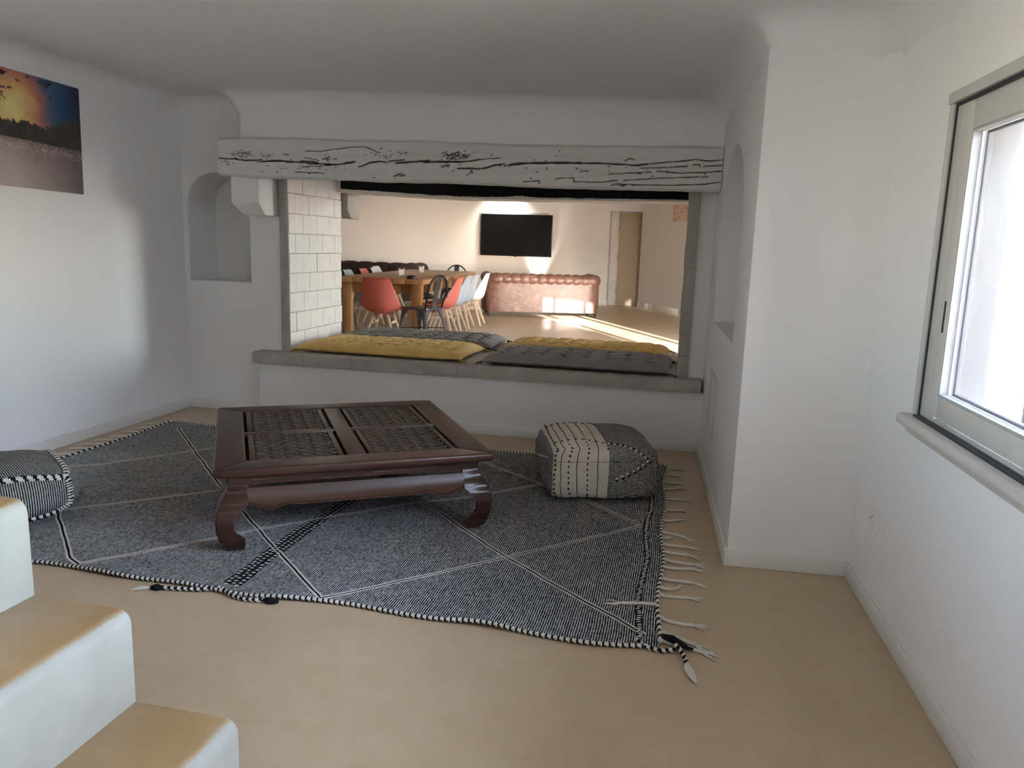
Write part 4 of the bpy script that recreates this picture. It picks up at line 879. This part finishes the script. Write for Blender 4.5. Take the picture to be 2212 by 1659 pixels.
for sx in (-1, 1):
    for sy in (-1, 1):
        m = MB(); N = 44; ring = []
        for i in range(N):
            z = 0.262*i/(N-1); o, n_ = interp(OT, z), interp(IT, z); b_ = 0.006
            # square section with a small bead at the two inner corners
            xo, xi, yo, yi = hx-0.002-o, hx-0.002-n_, hy-0.002-o, hy-0.002-n_
            ring.append([(sx*(xo-b_), sy*yo, z), (sx*xo, sy*(yo-b_), z), (sx*xo, sy*yi, z), (sx*(xo-0.028), sy*yi, z), (sx*(xo-0.034), sy*(yi+0.01), z), (sx*(xi+0.01), sy*(yo-0.034), z), (sx*xi, sy*(yo-0.028), z), (sx*xi, sy*yo, z)])
        m.grid(lambda i, j: ring[i][j], N, 8, False, True); m.add(ring[0], [tuple(range(8))]); m.add(ring[-1], [tuple(range(8))])
        m.build('leg', M['darkwood_z'], ct, ang=40)

# ------------------------------------------------------------------ poufs
def pouf_map(half, ex=5.0, bulge=0.05, seed=0, sag=0.0):
    hx_, hy_, hz_ = half
    def S(p):
        x, y, z = p; n = (abs(x)**ex+abs(y)**ex+abs(z)**ex)**(1/ex); x, y, z = x/n, y/n, z/n
        q = Vector((x*hx_*(1+bulge*(1-z*z)), y*hy_*(1+bulge*(1-z*z)), z*hz_))
        if z > 0: q.z += 0.030*(1-x*x)*(1-y*y)*z
        d = 0.012*nz(x*1.7+seed, y*1.7, z*1.7)+0.004*nz(x*5+seed, y*5, z*5)
        q += Vector((x, y, z*0.5))*d
        if z < 0: q.z = max(q.z, -hz_*0.985)
        return q
    return S
def pouf_body(S, n=36):
    m = MB()
    for ax in range(3):
        for sg in (-1, 1):
            def fn(i, j, ax=ax, sg=sg):
                a, b = 2*i/(n-1)-1, 2*j/(n-1)-1; p = [0, 0, 0]; p[ax] = sg; p[(ax+1) % 3] = a; p[(ax+2) % 3] = b; return S(p)
            m.grid(fn, n, n)
    me = m.mesh('body', M['pouf'], ang=80)
    bm = bmesh.new(); bm.from_mesh(me); bmesh.ops.remove_doubles(bm, verts=bm.verts, dist=1e-5); bmesh.ops.recalc_face_normals(bm, faces=bm.faces); bm.to_mesh(me); bm.free(); return me
pr_ = empty('pouf', (-0.396, 3.868, 0.150), R(17.5)); tag(pr_, 'square pouf patched from cream wool and dark checked cloth, beside the right wall', 'pouf')
SR = pouf_map((0.264, 0.285, 0.133), 8.0, 0.05, 2.0)
me = pouf_body(SR); put('body', me, pr_)
def stitch(name, path, mat, S=SR, parent=pr_, dash=None, r=0.0026, seed=0):
    """stitches laid along a path given on the cube; dash = (on, off) in metres"""
    rng = random.Random(seed); P = []
    for a, b in zip(path, path[1:]):
        for q in range(40): P.append(S([lerp(a[k2], b[k2], q/40) for k2 in range(3)]))
    P.append(S(path[-1])); m = MB(); out = [p + p.normalized()*0.001 for p in P]
    if dash is None:
        m.tube(out, r, 6, flat=0.7)
    else:
        acc = 0.0; cur = []; on = True; lim = dash[0]
        for a, b in zip(out, out[1:]):
            acc += (b-a).length
            if on: cur.append(a)
            if acc > lim:
                if on and len(cur) >= 2: m.tube(cur, [r*0.6]+[r*1.25]*(len(cur)-2)+[r*0.6] if len(cur) > 2 else r, 6, flat=0.7)
                on = not on; cur = []; acc = 0.0; lim = (dash[0] if on else dash[1])*rng.uniform(.85, 1.2)
        if not m.v: m.tube(out[:4], r, 6)
    o = m.build(name, mat, parent, ang=80)
    return tag(o, kind='stuff') if dash else o
WB = M['wool_b']; WW = M['wool_w']
def over(fx, w=0.0, y_end=0.95): x = fx*2-1; return [(x, -1, -0.97), (x+w*0.4, -1, -0.2), (x-w*0.3, -1, 0.4), (x, -1, 0.98), (x, -0.98, 1), (x+w*0.5, -0.2, 1), (x, y_end, 1)]
for q, (fx, ds) in enumerate([(0.095, None), (0.245, None), (0.425, None)]): stitch('thread_line', over(fx, 0.02), WB, dash=None, r=0.0017, seed=q)
for q, fx in enumerate((0.172, 0.335)):
    stitch('stitch_line', over(fx, 0.015), WB, dash=(0.012, 0.012), r=0.0040, seed=q+5)
    stitch('stitch_line', [(p[0]-0.012, p[1], p[2]) for p in over(fx, 0.015)], WW, dash=(0.012, 0.012), r=0.0026, seed=q+15)
stitch('stitch_line', over(0.020, 0.01), WB, dash=(0.012, 0.010), r=0.0046, seed=8)
stitch('stitch_line', over(0.520, 0.01)[3:], WB, dash=(0.009, 0.010), r=0.0040, seed=9)
stitch('stitch_line', [(-0.96, -0.62, 1), (-0.4, -0.58, 1), (0.04, -0.78, 1)], WB, dash=(0.016, 0.014), r=0.0032, seed=10)
stitch('stitch_line', [(-0.96, 0.62, 1), (-0.4, 0.72, 1), (0.04, 0.78, 1)], WB, dash=(0.016, 0.014), r=0.0032, seed=11)
vee = [(0.05, -0.80, 1), (0.40, -0.90, 1), (0.62, -1, 0.86), (0.76, -1, 0.60), (0.45, -1, 0.16), (0.08, -1, -0.18)]
stitch('stitch_line', vee, WW, dash=(0.013, 0.013), r=0.0050, seed=12); stitch('stitch_line', [(p[0]+0.045, p[1], p[2]-0.045) if p[1] == -1 else (p[0]+0.05, p[1], p[2]) for p in vee], WB, dash=(0.013, 0.013), r=0.0050, seed=13)
stitch('seam', [(-1, -1, 0.50), (-0.3, -1, 0.53), (0.3, -1, 0.53), (1, -1, 0.62)], WB, r=0.0011)
stitch('stitch_line', [(-1, -0.7, 0.5), (-1, 0.0, 0.15), (-1, 0.8, -0.25)], WW, dash=(0.013, 0.013), r=0.0042, seed=14)
# striped pouf half hidden behind the steps
pl_ = empty('pouf', (-2.875, 2.635, 0.122), R(52)); tag(pl_, 'striped black and white pouf with braided seams, beside the steps', 'pouf')
SL = pouf_map((0.310, 0.290, 0.108), 3.2, 0.08, 5.0)
m = MB(); sv = []; n_ = 40
for ax in range(3):
    for sg in (-1, 1):
        def pfn(i, j, ax=ax, sg=sg):
            p = [0, 0, 0]; p[ax] = sg; p[(ax+1) % 3] = 2*i/(n_-1)-1; p[(ax+2) % 3] = 2*j/(n_-1)-1; q = SL(p)
            sv.append(q.y if ax == 0 else q.x+0.25*q.y*(ax == 2)); return q
        m.grid(pfn, n_, n_)
me2 = m.mesh('body', M['poufstripe'], ang=80)
me2.attributes.new('stripe', 'FLOAT', 'POINT').data.foreach_set('value', sv); put('body', me2, pl_)
def braid(path):
    P = []
    for a, b in zip(path, path[1:]):
        for q in range(24): P.append(SL([lerp(a[k2], b[k2], q/24) for k2 in range(3)]))
    P.append(SL(path[-1])); cord('braided_seam', [p*1.012 for p in P], 0.0135, pl_, 0.028)
braid([(-1, -1, 0.80), (-0.4, -1, 0.92), (0.4, -1, 0.92), (1, -1, 0.75)])
braid([(1, -1, 0.75), (1, -1, 0.2), (1, -1, -0.5), (0.92, -1, -0.92), (0.4, -1, -0.97)])
braid([(1, -1, 0.75), (1, -0.4, 0.92), (1, 0.4, 0.92), (1, 1, 0.80)])

# ------------------------------------------------------------------ print on the left wall
pc = tag(MB().box((-0.001, -0.90, 0.0), (0.012, 0.0, 0.585)).build('wall_print', M['sunset'], bevel=0.001), 'unframed sunset print of birds over a misty lake on the left wall', 'picture')
pc.location = (XL+0.002, 3.950, 1.437); pc.rotation_euler = (R(-1.0), 0, 0)
# outlet and access hatch
ol = empty('wall_outlet', (0.702, 2.807, 0.325)); tag(ol, 'small white wall outlet low on the window wall', 'outlet')
rzW = math.atan2(dW.y, dW.x)
ol.rotation_euler = (0, 0, rzW)
MB().box((-0.038, -0.002, -0.038), (0.038, 0.008, 0.038)).build('cover_plate', M['baseboard'], ol, bevel=0.003).rotation_euler = (0, 0, math.pi)
for s in (-0.009, 0.009):
    MB().lathe([(0, 0.0005), (0.0028, 0.0005), (0.0028, -0.001), (0, -0.001)], 8).build('socket_hole', M['rubber'], ol).matrix_local = Matrix.Translation((s, -0.0085, s*0.6)) @ Matrix.Rotation(R(90), 4, 'X')
hp = empty('access_hatch', PR(0.58, 0.27, 0)); tag(hp, 'flush white access hatch with a thin metal edge in the right side wall', 'hatch')
hp.rotation_euler = (0, 0, math.atan2(dR.y, dR.x))
MB().box((0.0, -0.003, 0.0), (0.32, 0.010, 0.32)).build('hatch_panel', M['baseboard'], hp, bevel=0.002)
m = MB()
for a, b in (((-0.006, -0.006, -0.004), (0.0, 0.012, 0.327)), ((0.32, -0.006, -0.004), (0.326, 0.012, 0.327)), ((0.0, -0.006, 0.321), (0.32, 0.012, 0.327))): m.box(a, b)
m.build('metal_edge', M['steel'], hp)

# ================================================================== FURNITURE OF THE HALL
# television
tv = empty('television', (-3.705, 16.982, 1.005), 0.0); tag(tv, 'large black flat television on the far wall above the sofa', 'television')
box_obj('back_plate', (-0.835, -0.016, 0.09), (0.70, 0.006, 0.945), M['greyframe'], tv, bevel=0.003)
box_obj('housing', (-0.80, -0.07, 0.0), (0.80, -0.017, 0.905), M['black_pl'], tv, bevel=0.006)
box_obj('screen', (-0.785, -0.0735, 0.022), (0.785, -0.0702, 0.893), M['screen'], tv)
box_obj('sensor', (-0.03, -0.074, -0.012), (0.03, -0.05, 0.0), M['black_pl'], tv, bevel=0.002)
m = MB(); m.tube([(0.38, -0.03, 0.0), (0.385, -0.006, -0.08), (0.38, -0.006, -0.9)], 0.006, 6); m.build('cable', M['greyframe'], tv)
# small lamps that wash the wall above and below the television
sp_ = empty('ceiling_spotlight', (-4.0, 16.62, HZ)); tag(sp_, 'recessed spotlight in the hall ceiling above the television', 'lamp')
MB().lathe([(0.055, 0.0), (0.055, -0.012), (0.042, -0.014), (0.040, -0.004), (0, -0.004)], 18).build('spot_ring', M['steel'], sp_)
l = bpy.data.lights.new('spot_bulb', 'SPOT'); l.energy = 40; l.spot_size = R(110); l.spot_blend = 1.0; l.color = (1, 0.93, 0.82); l.shadow_soft_size = 0.05
lo = bpy.data.objects.new('spot_bulb', l); COL.objects.link(lo); lo.parent = sp_; lo.location = (0, 0, -0.03); lo.rotation_euler = (R(14), 0, 0)
ulp = empty('floor_uplight', (-3.20, 16.72, 0)); tag(ulp, 'small uplight on the floor behind the brown sofa', 'lamp')
MB().lathe([(0, 0), (0.06, 0), (0.06, 0.09), (0.05, 0.09), (0.05, 0.07), (0, 0.07)], 18).build('lamp_body', M['steel'], ulp)
l = bpy.data.lights.new('uplight_bulb', 'SPOT'); l.energy = 24; l.spot_size = R(50); l.spot_blend = 0.9; l.color = (1, 0.95, 0.86); l.shadow_soft_size = 0.03
lo = bpy.data.objects.new('uplight_bulb', l); COL.objects.link(lo); lo.parent = ulp; lo.location = (0, 0, 0.10); lo.rotation_euler = (R(170), 0, 0)
# print on the slanting wall
dA = Vector((-0.083+0.62, 15.29-16.40, 0)).normalized()
dp = tag(MB().box((0, -0.012, 0), (0.62, 0.0, 0.95)).build('wall_print', M['desert'], bevel=0.001), 'sand-toned print high on the slanting hall wall', 'picture')
dp.location = (-0.268, 15.650, 1.795); dp.rotation_euler = (0, 0, math.atan2(dA.y, dA.x))
dp.location = Vector((-0.62, 16.40, 1.795)) + dA*0.71 + Vector((dA.y, -dA.x, 0))*0.004

# chesterfield sofas
def sofa(name, W, D, H, mat, label, loc, rz, roll_r=0.105, pleat=0.155):
    root = empty(name, loc, rz); tag(root, label, 'sofa')
    hw = W/2; z0, zr = 0.085, H-roll_r
    path = [(-hw+0.10, D), (-hw+0.10, 0.24)] + [(-hw+0.10+0.14*(1-math.cos(t)), 0.24-0.14*math.sin(t)) for t in (R(30), R(60), R(90))] + [(hw-0.24-0.14*math.sin(t)*0+0.0, 0.10) for t in (0,)] + [(hw-0.24+0.14*math.sin(t), 0.24-0.14*math.cos(t)) for t in (R(30), R(60), R(90))] + [(hw-0.10, D)]
    P = [Vector((x, y, zr)) for x, y in path]; fine = []; acc = 0
    for a, b in zip(P, P[1:]):
        K = max(2, int((b-a).length/0.018)); fine += [a.lerp(b, q/K) for q in range(K)]
    fine.append(P[-1]); s = [0.0]
    for a, b in zip(fine, fine[1:]): s.append(s[-1]+(b-a).length)
    rr = [roll_r*(0.84+0.20*abs(math.sin(math.pi*x/pleat))**0.5) for x in s]
    m = MB(); m.tube(fine, rr, 16, upv=(0, 0, 1)); m.build('rolled_top', mat, root, ang=60)
    # body: wall that follows the path, outer skin slightly inside the roll
    m = MB(); th = 0.085
    sec = fine[::3]+[fine[-1]]
    def off(i, d):
        t = (sec[min(i+1, len(sec)-1)]-sec[max(i-1, 0)]).normalized(); n = Vector((t.y, -t.x, 0)); return sec[i]+n*d
    pr = [(-0.02, zr+0.03), (0.070, zr+0.0), (0.082, zr-0.10), (0.086, 0.20), (0.084, z0), (-th, z0), (-th, zr)]
    m.grid(lambda i, j: (lambda q: (q.x, q.y, pr[j][1]))(off(i, pr[j][0])), len(sec), len(pr), False, True)
    for i in (0, len(sec)-1): m.add([(off(i, p[0]).x, off(i, p[0]).y, p[1]) for p in pr], [tuple(range(len(pr)))])
    m.build('body', mat, root, ang=50)
    MB().box((-hw+0.20, 0.19, 0.12), (hw-0.20, D-0.02, 0.30)).build('seat_base', mat, root, bevel=0.03, seg=3)
    for k2 in range(2):
        a = lerp(-hw+0.20, hw-0.20, k2/2)+0.004; b = lerp(-hw+0.20, hw-0.20, (k2+1)/2)-0.004
        MB().box((a, 0.19, 0.302), (b, D, 0.45)).build('seat_cushion', mat, root, bevel=0.045, seg=4)
    for x in (-hw+0.10, hw-0.10):
        for y in (0.09, D-0.08):
            f = MB().lathe([(0, 0.086), (0.030, 0.086), (0.032, 0.07), (0.018, 0.055), (0.016, 0.04)], 12, (x, y, 0)).build('foot', M['black_pl'], root)
            wl = MB(); wl.tube([(x-0.018, y, 0.022), (x+0.018, y, 0.022)], 0.022, 12); wl.build('caster_wheel', M['black_pl'], f)
    return root
sofa('sofa', 2.12, 0.86, 0.755, M['leather'], 'worn brown leather chesterfield sofa with its back turned, sunlit at the right', (-2.43, 13.48, 0.0), R(18))
sofa('sofa', 2.30, 0.90, 0.83, M['leather_dark'], 'dark brown chesterfield sofa behind the dining table', (-6.45, 14.55, 0.0), R(-9), 0.13, 0.36)

# dining table
def frame2d(p0, p1): d_ = (Vector(p1)-Vector(p0)); return math.atan2(-d_.x, d_.y)
TN, TF = Vector((-3.865, 9.44, 0)), Vector((-4.20, 13.22, 0)); TL = (TF-TN).length; rzT = frame2d(TN, TF); TWd = 1.18
dt = empty('dining_table', TN, rzT); tag(dt, 'long honey-coloured wooden dining table beyond the ledge', 'table')
NBRD = 5
for k2 in range(NBRD):
    a, b = lerp(-TWd/2, TWd/2, k2/NBRD), lerp(-TWd/2, TWd/2, (k2+1)/NBRD); MB().box((a+0.0006, 0, 0.695), (b-0.0006, TL, 0.76)).build('tabletop_board', M['oak'], dt, bevel=0.006, seg=2)
for sx in (-1, 1):
    for y in (0.10, TL-0.24):
        x0, x1 = sorted((sx*(TWd/2-0.05), sx*(TWd/2-0.19))); m = MB()
        sec = [(0.0, 0.0), (0.42, 0.0), (0.47, 0.018), (0.52, 0.018), (0.56, 0.0), (0.694, 0.0)]
        sec = [(0.0, 0.012), (0.46, 0.012), (0.52, 0.0), (0.694, 0.0)]
        m.grid(lambda i, j: ((x0+sec[i][1], x1-sec[i][1], x1-sec[i][1], x0+sec[i][1])[j], (y+sec[i][1], y+sec[i][1], y+0.14-sec[i][1], y+0.14-sec[i][1])[j], sec[i][0]), 4, 4, False, True)
        m.add([(x0+.012, y+.012, 0), (x1-.012, y+.012, 0), (x1-.012, y+.128, 0), (x0+.012, y+.128, 0)], [(0, 1, 2, 3)]); m.build('leg', M['oakz'], dt, bevel=0.004)
for y in (0.15, TL-0.18): box_obj('apron', (-TWd/2+0.19, y, 0.56), (TWd/2-0.19, y+0.03, 0.6945), M['oakz'], dt, bevel=0.003)
for sx in (-1, 1):
    a, b = sorted((sx*(TWd/2-0.10), sx*(TWd/2-0.13))); box_obj('apron', (a, 0.245, 0.56), (b, TL-0.245, 0.6945), M['oakz'], dt, bevel=0.003)
# things on the table
def tumbler(label, loc):
    root = empty('drinking_glass', loc); tag(root, label, 'glass', 'clear tumblers on the dining table')
    MB().lathe([(0, 0), (0.040, 0), (0.046, 0.012), (0.047, 0.105), (0.043, 0.105), (0.041, 0.018), (0, 0.016)], 24).build('tumbler', M['glass'], root, ang=50)
    return root
tumbler('clear tumbler on the dining table beside the black gadget', (-3.93, 10.45, 0.7605)); tumbler('clear tumbler further back on the dining table', (-4.12, 11.85, 0.7605))
gd_ = empty('gadget', (-3.50, 9.66, 0.7605), R(-25)); tag(gd_, 'small black rounded gadget with a grey pointed end on the dining table', 'gadget')
m = MB(); m.lathe([(0, 0), (0.055, 0.0), (0.066, 0.014), (0.060, 0.032), (0.035, 0.044), (0, 0.047)], 20); m.v = [(x*1.15, y*0.8, z) for x, y, z in m.v]; m.build('gadget_body', M['black_pl'], gd_, ang=60)
m = MB(); m.prism([(0.05, -0.035), (0.16, 0.0), (0.05, 0.035)], lambda x, y: (x, y, 0.002), lambda x, y: (x, y, 0.022)); m.build('pointed_end', M['greyframe'], gd_, bevel=0.006, seg=2)
m = MB(); m.tube([(0.02*math.cos(t), 0.016*math.sin(t), 0.0475) for t in [2*math.pi*q/20 for q in range(20)]], 0.003, 6, closed=True); m.build('ring', M['greyframe'], gd_)

# shell chairs
def shell_mesh(mat):
    prof = [(0.235, 0.405), (0.20, 0.418), (0.12, 0.400), (0.02, 0.374), (-0.08, 0.362), (-0.155, 0.378), (-0.210, 0.425), (-0.240, 0.50), (-0.265, 0.61), (-0.290, 0.72), (-0.308, 0.785), (-0.320, 0.802)]
    wid = [0.19, 0.205, 0.222, 0.235, 0.245, 0.252, 0.253, 0.242, 0.216, 0.188, 0.170, 0.155]
    cup = [0.012, 0.02, 0.035, 0.05, 0.075, 0.105, 0.115, 0.10, 0.07, 0.045, 0.03, 0.02]
    NS, NT2 = 45, 19
    def at(tab, f):
        k2 = min(len(tab)-2, int(f)); t = f-k2; a, b = tab[k2], tab[k2+1]
        p0, p3 = tab[max(0, k2-1)], tab[min(len(tab)-1, k2+2)]
        def cr(p, q, r_, s_): return 0.5*(2*q+(r_-p)*t+(2*p-5*q+4*r_-s_)*t*t+(3*q-p-3*r_+s_)*t**3)
        return tuple(cr(*c) for c in zip(p0, a, b, p3)) if isinstance(a, tuple) else cr(p0, a, b, p3)
    def pt(i, j, d):
        f = (len(prof)-1)*i/(NS-1); y, z = at(prof, f); y2, z2 = at(prof, min(len(prof)-1.001, f+0.05)); y1, z1 = at(prof, max(0, f-0.05))
        ty, tz = y2-y1, z2-z1; L = math.hypot(ty, tz); ny, nzz = tz/L, -ty/L     # normal to the sitter's side
        if nzz < 0 and i < NS//2: ny, nzz = -ny, -nzz
        t = 2*j/(NT2-1)-1; wv = at(wid, f); c = at(cup, f)
        lip = 0.012*max(0, (i-(NS-4))/3.0)
        x = wv*math.copysign(abs(t)**0.9, t); k_ = c*abs(t)**2.2+d
        return (x, y+abs(ny)*k_-lip*0.6, z+nzz*k_*(1 if i < NS*0.75 else 0.3)+ (0.010*math.cos(math.pi*t*1.2) if i > NS-6 else 0)*0)
    m = MB(); m.grid(lambda i, j: pt(i, j, 0.0), NS, NT2); m.grid(lambda i, j: pt(NS-1-i, j, 0.006), NS, NT2)
    b = NS*NT2
    for j in range(NT2-1):
        for (i1, i2) in ((0, NS-1), (NS-1, 0)): m.f.append((i1*NT2+j, i1*NT2+j+1, b+i2*NT2+j+1, b+i2*NT2+j)); m.mi.append(0)
    for i in range(NS-1):
        for j in (0, NT2-1): m.f.append((i*NT2+j, (i+1)*NT2+j, b+(NS-2-i)*NT2+j, b+(NS-1-i)*NT2+j)); m.mi.append(0)
    return m.mesh('shell', mat, ang=60)
def leg_mesh(sx, sy):
    m = MB(); top = Vector((sx*0.085, sy*0.095, 0.352)); bt_ = Vector((sx*0.205, sy*0.215, 0.0))
    w0, w1 = 0.024, 0.013
    m.hexa([(bt_.x-w1, bt_.y-w1, 0), (bt_.x+w1, bt_.y-w1, 0), (bt_.x+w1, bt_.y+w1, 0), (bt_.x-w1, bt_.y+w1, 0), (top.x-w0*.6, top.y-w0, top.z), (top.x+w0*.6, top.y-w0, top.z), (top.x+w0*.6, top.y+w0, top.z), (top.x-w0*.6, top.y+w0, top.z)])
    return m.mesh('leg', M['beech'], bevel=0.004)
LEGS = [leg_mesh(sx, sy) for sx in (-1, 1) for sy in (-1, 1)]
m = MB(); m.box((-0.135, -0.022, 0.312), (0.135, 0.022, 0.362)); m.box((-0.022, -0.145, 0.3125), (0.022, 0.145, 0.3615)); CROSS = m.mesh('base_cross', M['beech'], bevel=0.004)
BRACE = [MB().box((a_, -0.138, 0.235), (a_+0.02, 0.138, 0.268)).mesh('leg_brace', M['beech'], bevel=0.004) for a_ in (-0.122, 0.102)]
PAD = {}
def pad_mesh(mat):
    m = MB(); m.lathe([(0, 0.03), (0.12, 0.028), (0.165, 0.018), (0.172, 0.008), (0.165, 0.0), (0, 0.0)], 24); m.v = [(x*1.0, y*1.0+0.03, z+0.385) for x, y, z in m.v]; return m.mesh('seat_pad', mat, ang=60)
SHELL = {k2: (shell_mesh(M[k2]), pad_mesh(M[k2])) for k2 in ('coral', 'white_pl', 'grey_pl')}
def shell_chair(kind, label, loc, rz):
    root = empty('shell_chair', (loc[0], loc[1], 0), rz); tag(root, label, 'chair', 'moulded shell chairs around the dining table')
    put('shell', SHELL[kind][0], root); put('seat_pad', SHELL[kind][1], root); put('base_cross', CROSS, root)
    for bm_ in BRACE: put('leg_brace', bm_, root)
    for lm in LEGS: put('leg', lm, root)
    return root
# local +y is the sitter's front; a chair facing -x has rz = +90
E1 = R(90)+rzT
shell_chair('coral', 'coral red shell chair at the near end of the table, its back to the fireplace', (-3.60, 8.95), R(4)+rzT*0)
shell_chair('coral', 'coral red shell chair on the table\'s right side next to the metal chair', (-3.205, 9.98), E1)
shell_chair('grey_pl', 'pale grey shell chair between the coral and the other grey chair on the right side', (-3.235, 10.52), E1)
shell_chair('grey_pl', 'pale grey shell chair beside the white one on the right side of the table', (-3.285, 11.10), E1)
shell_chair('white_pl', 'white shell chair furthest along the table\'s right side, before the brown sofa', (-3.265, 11.66), E1)
E2 = R(-90)+rzT
shell_chair('grey_pl', 'pale grey shell chair nearest on the left side of the table', (-4.60, 10.75), E2)
shell_chair('coral', 'coral red shell chair on the far left side of the table', (-4.64, 11.42), E2)
shell_chair('white_pl', 'white shell chair beside the coral one on the left side of the table', (-4.72, 12.05), E2)
shell_chair('white_pl', 'white shell chair furthest along the left side of the table', (-5.0, 12.82), E2)

# black metal cafe chairs
def metal_parts():
    parts = []
    m = MB(); N = 6
    out = []
    for (cx_, cy_, a0) in ((0.15, 0.145, 0), (-0.15, 0.145, 90), (-0.135, -0.145, 180), (0.135, -0.145, 270)):
        for q in range(N+1): t = R(a0+90*q/N); out.append((cx_+0.045*math.cos(t), cy_+0.045*math.sin(t)))
    m.prism(out, lambda x, y: (x, y, 0.425), lambda x, y: (x, y, 0.452)); parts.append(('seat', m.mesh('seat', M['gunmetal'], bevel=0.006)))
    m = MB(); P = [(-0.165, -0.165, 0.43), (-0.175, -0.185, 0.52), (-0.185, -0.225, 0.66)]
    arc = [(-0.185*math.cos(t), -0.225-0.035*math.sin(t), 0.66+0.185*math.sin(t)) for t in [math.pi*q/14 for q in range(1, 14)]]
    P = P+arc+[(0.185, -0.225, 0.66), (0.175, -0.185, 0.52), (0.165, -0.165, 0.43)]
    m.tube(P, 0.0115, 10); parts.append(('back_loop', m.mesh('back_loop', M['blackmetal'], ang=60)))
    m = MB(); m.grid(lambda i, j: (lerp(-0.045, 0.045, j/3), [-0.168, -0.172, -0.19, -0.215, -0.243, -0.262][i] + (0.006 if j in (1, 2) else 0), [0.43, 0.50, 0.58, 0.68, 0.78, 0.842][i]), 6, 4); m.grid(lambda i, j: (lerp(0.045, -0.045, j/3), [-0.168, -0.172, -0.19, -0.215, -0.243, -0.262][i] - 0.004 + (0.006 if j in (1, 2) else 0), [0.43, 0.50, 0.58, 0.68, 0.78, 0.842][i]), 6, 4)
    parts.append(('splat', m.mesh('splat', M['gunmetal'], ang=60)))
    for sx in (-1, 1):
        for sy in (-1, 1):
            m = MB(); sec = []
            for (z, c, w_) in ((0.0, 0.215, 0.018), (0.15, 0.200, 0.026), (0.30, 0.184, 0.042), (0.38, 0.172, 0.072), (0.425, 0.165, 0.10)):
                o = c+0.012; sec.append([(sx*o, sy*(o-w_), z), (sx*o, sy*(o-0.012), z), (sx*(o-0.012), sy*o, z), (sx*(o-w_), sy*o, z), (sx*(o-w_), sy*(o-0.005), z), (sx*(o-0.017), sy*(o-0.005), z), (sx*(o-0.005), sy*(o-0.017), z), (sx*(o-0.005), sy*(o-w_), z)])
            m.grid(lambda i, j: sec[i][j], 5, 8, False, True); m.add(sec[0], [tuple(range(8))]); parts.append(('leg', m.mesh('leg', M['gunmetal'], ang=40)))
    m = MB(); m.tube([(-0.185, -0.185, 0.2), (0.185, 0.185, 0.2)], 0.006, 6); m.tube([(-0.185, 0.185, 0.2), (0.185, -0.185, 0.2)], 0.006, 6); parts.append(('cross_brace', m.mesh('cross_brace', M['blackmetal'])))
    return parts
MP = metal_parts()
def metal_chair(label, loc, rz):
    root = empty('metal_chair', (loc[0], loc[1], 0), rz); tag(root, label, 'chair', 'dark metal chairs around the dining table')
    for n_, me_ in MP: put(n_, me_, root)
    return root
metal_chair('dark metal chair at the near right corner of the dining table', (-3.12, 9.02), R(72))
metal_chair('dark metal chair at the table\'s near left corner, half hidden by the brick jamb', (-4.62, 9.72), R(-100))
metal_chair('dark metal chair at the far end of the dining table', (-4.10, 13.55), R(184))
cp = tag(empty('cushion', (-3.50, 10.14, 0.462), R(20)), 'small grey printed cushion lying on the coral chair under the table edge', 'cushion')
m = MB(); NN = 22
def cfun(i, j, sg):
    u, v = 2*i/(NN-1)-1, 2*j/(NN-1)-1; e = max(0, (1-u**4)*(1-v**4))**0.5; return (u*0.15*(1-.06*(1-v*v)), v*0.15*(1-.06*(1-u*u)), 0.045+sg*0.04*e)
m.grid(lambda i, j: cfun(i, j, 1), NN, NN); m.grid(lambda i, j: cfun(i, NN-1-j, -1), NN, NN); m.build('cushion_cover', M['greycot'], cp, ang=80)
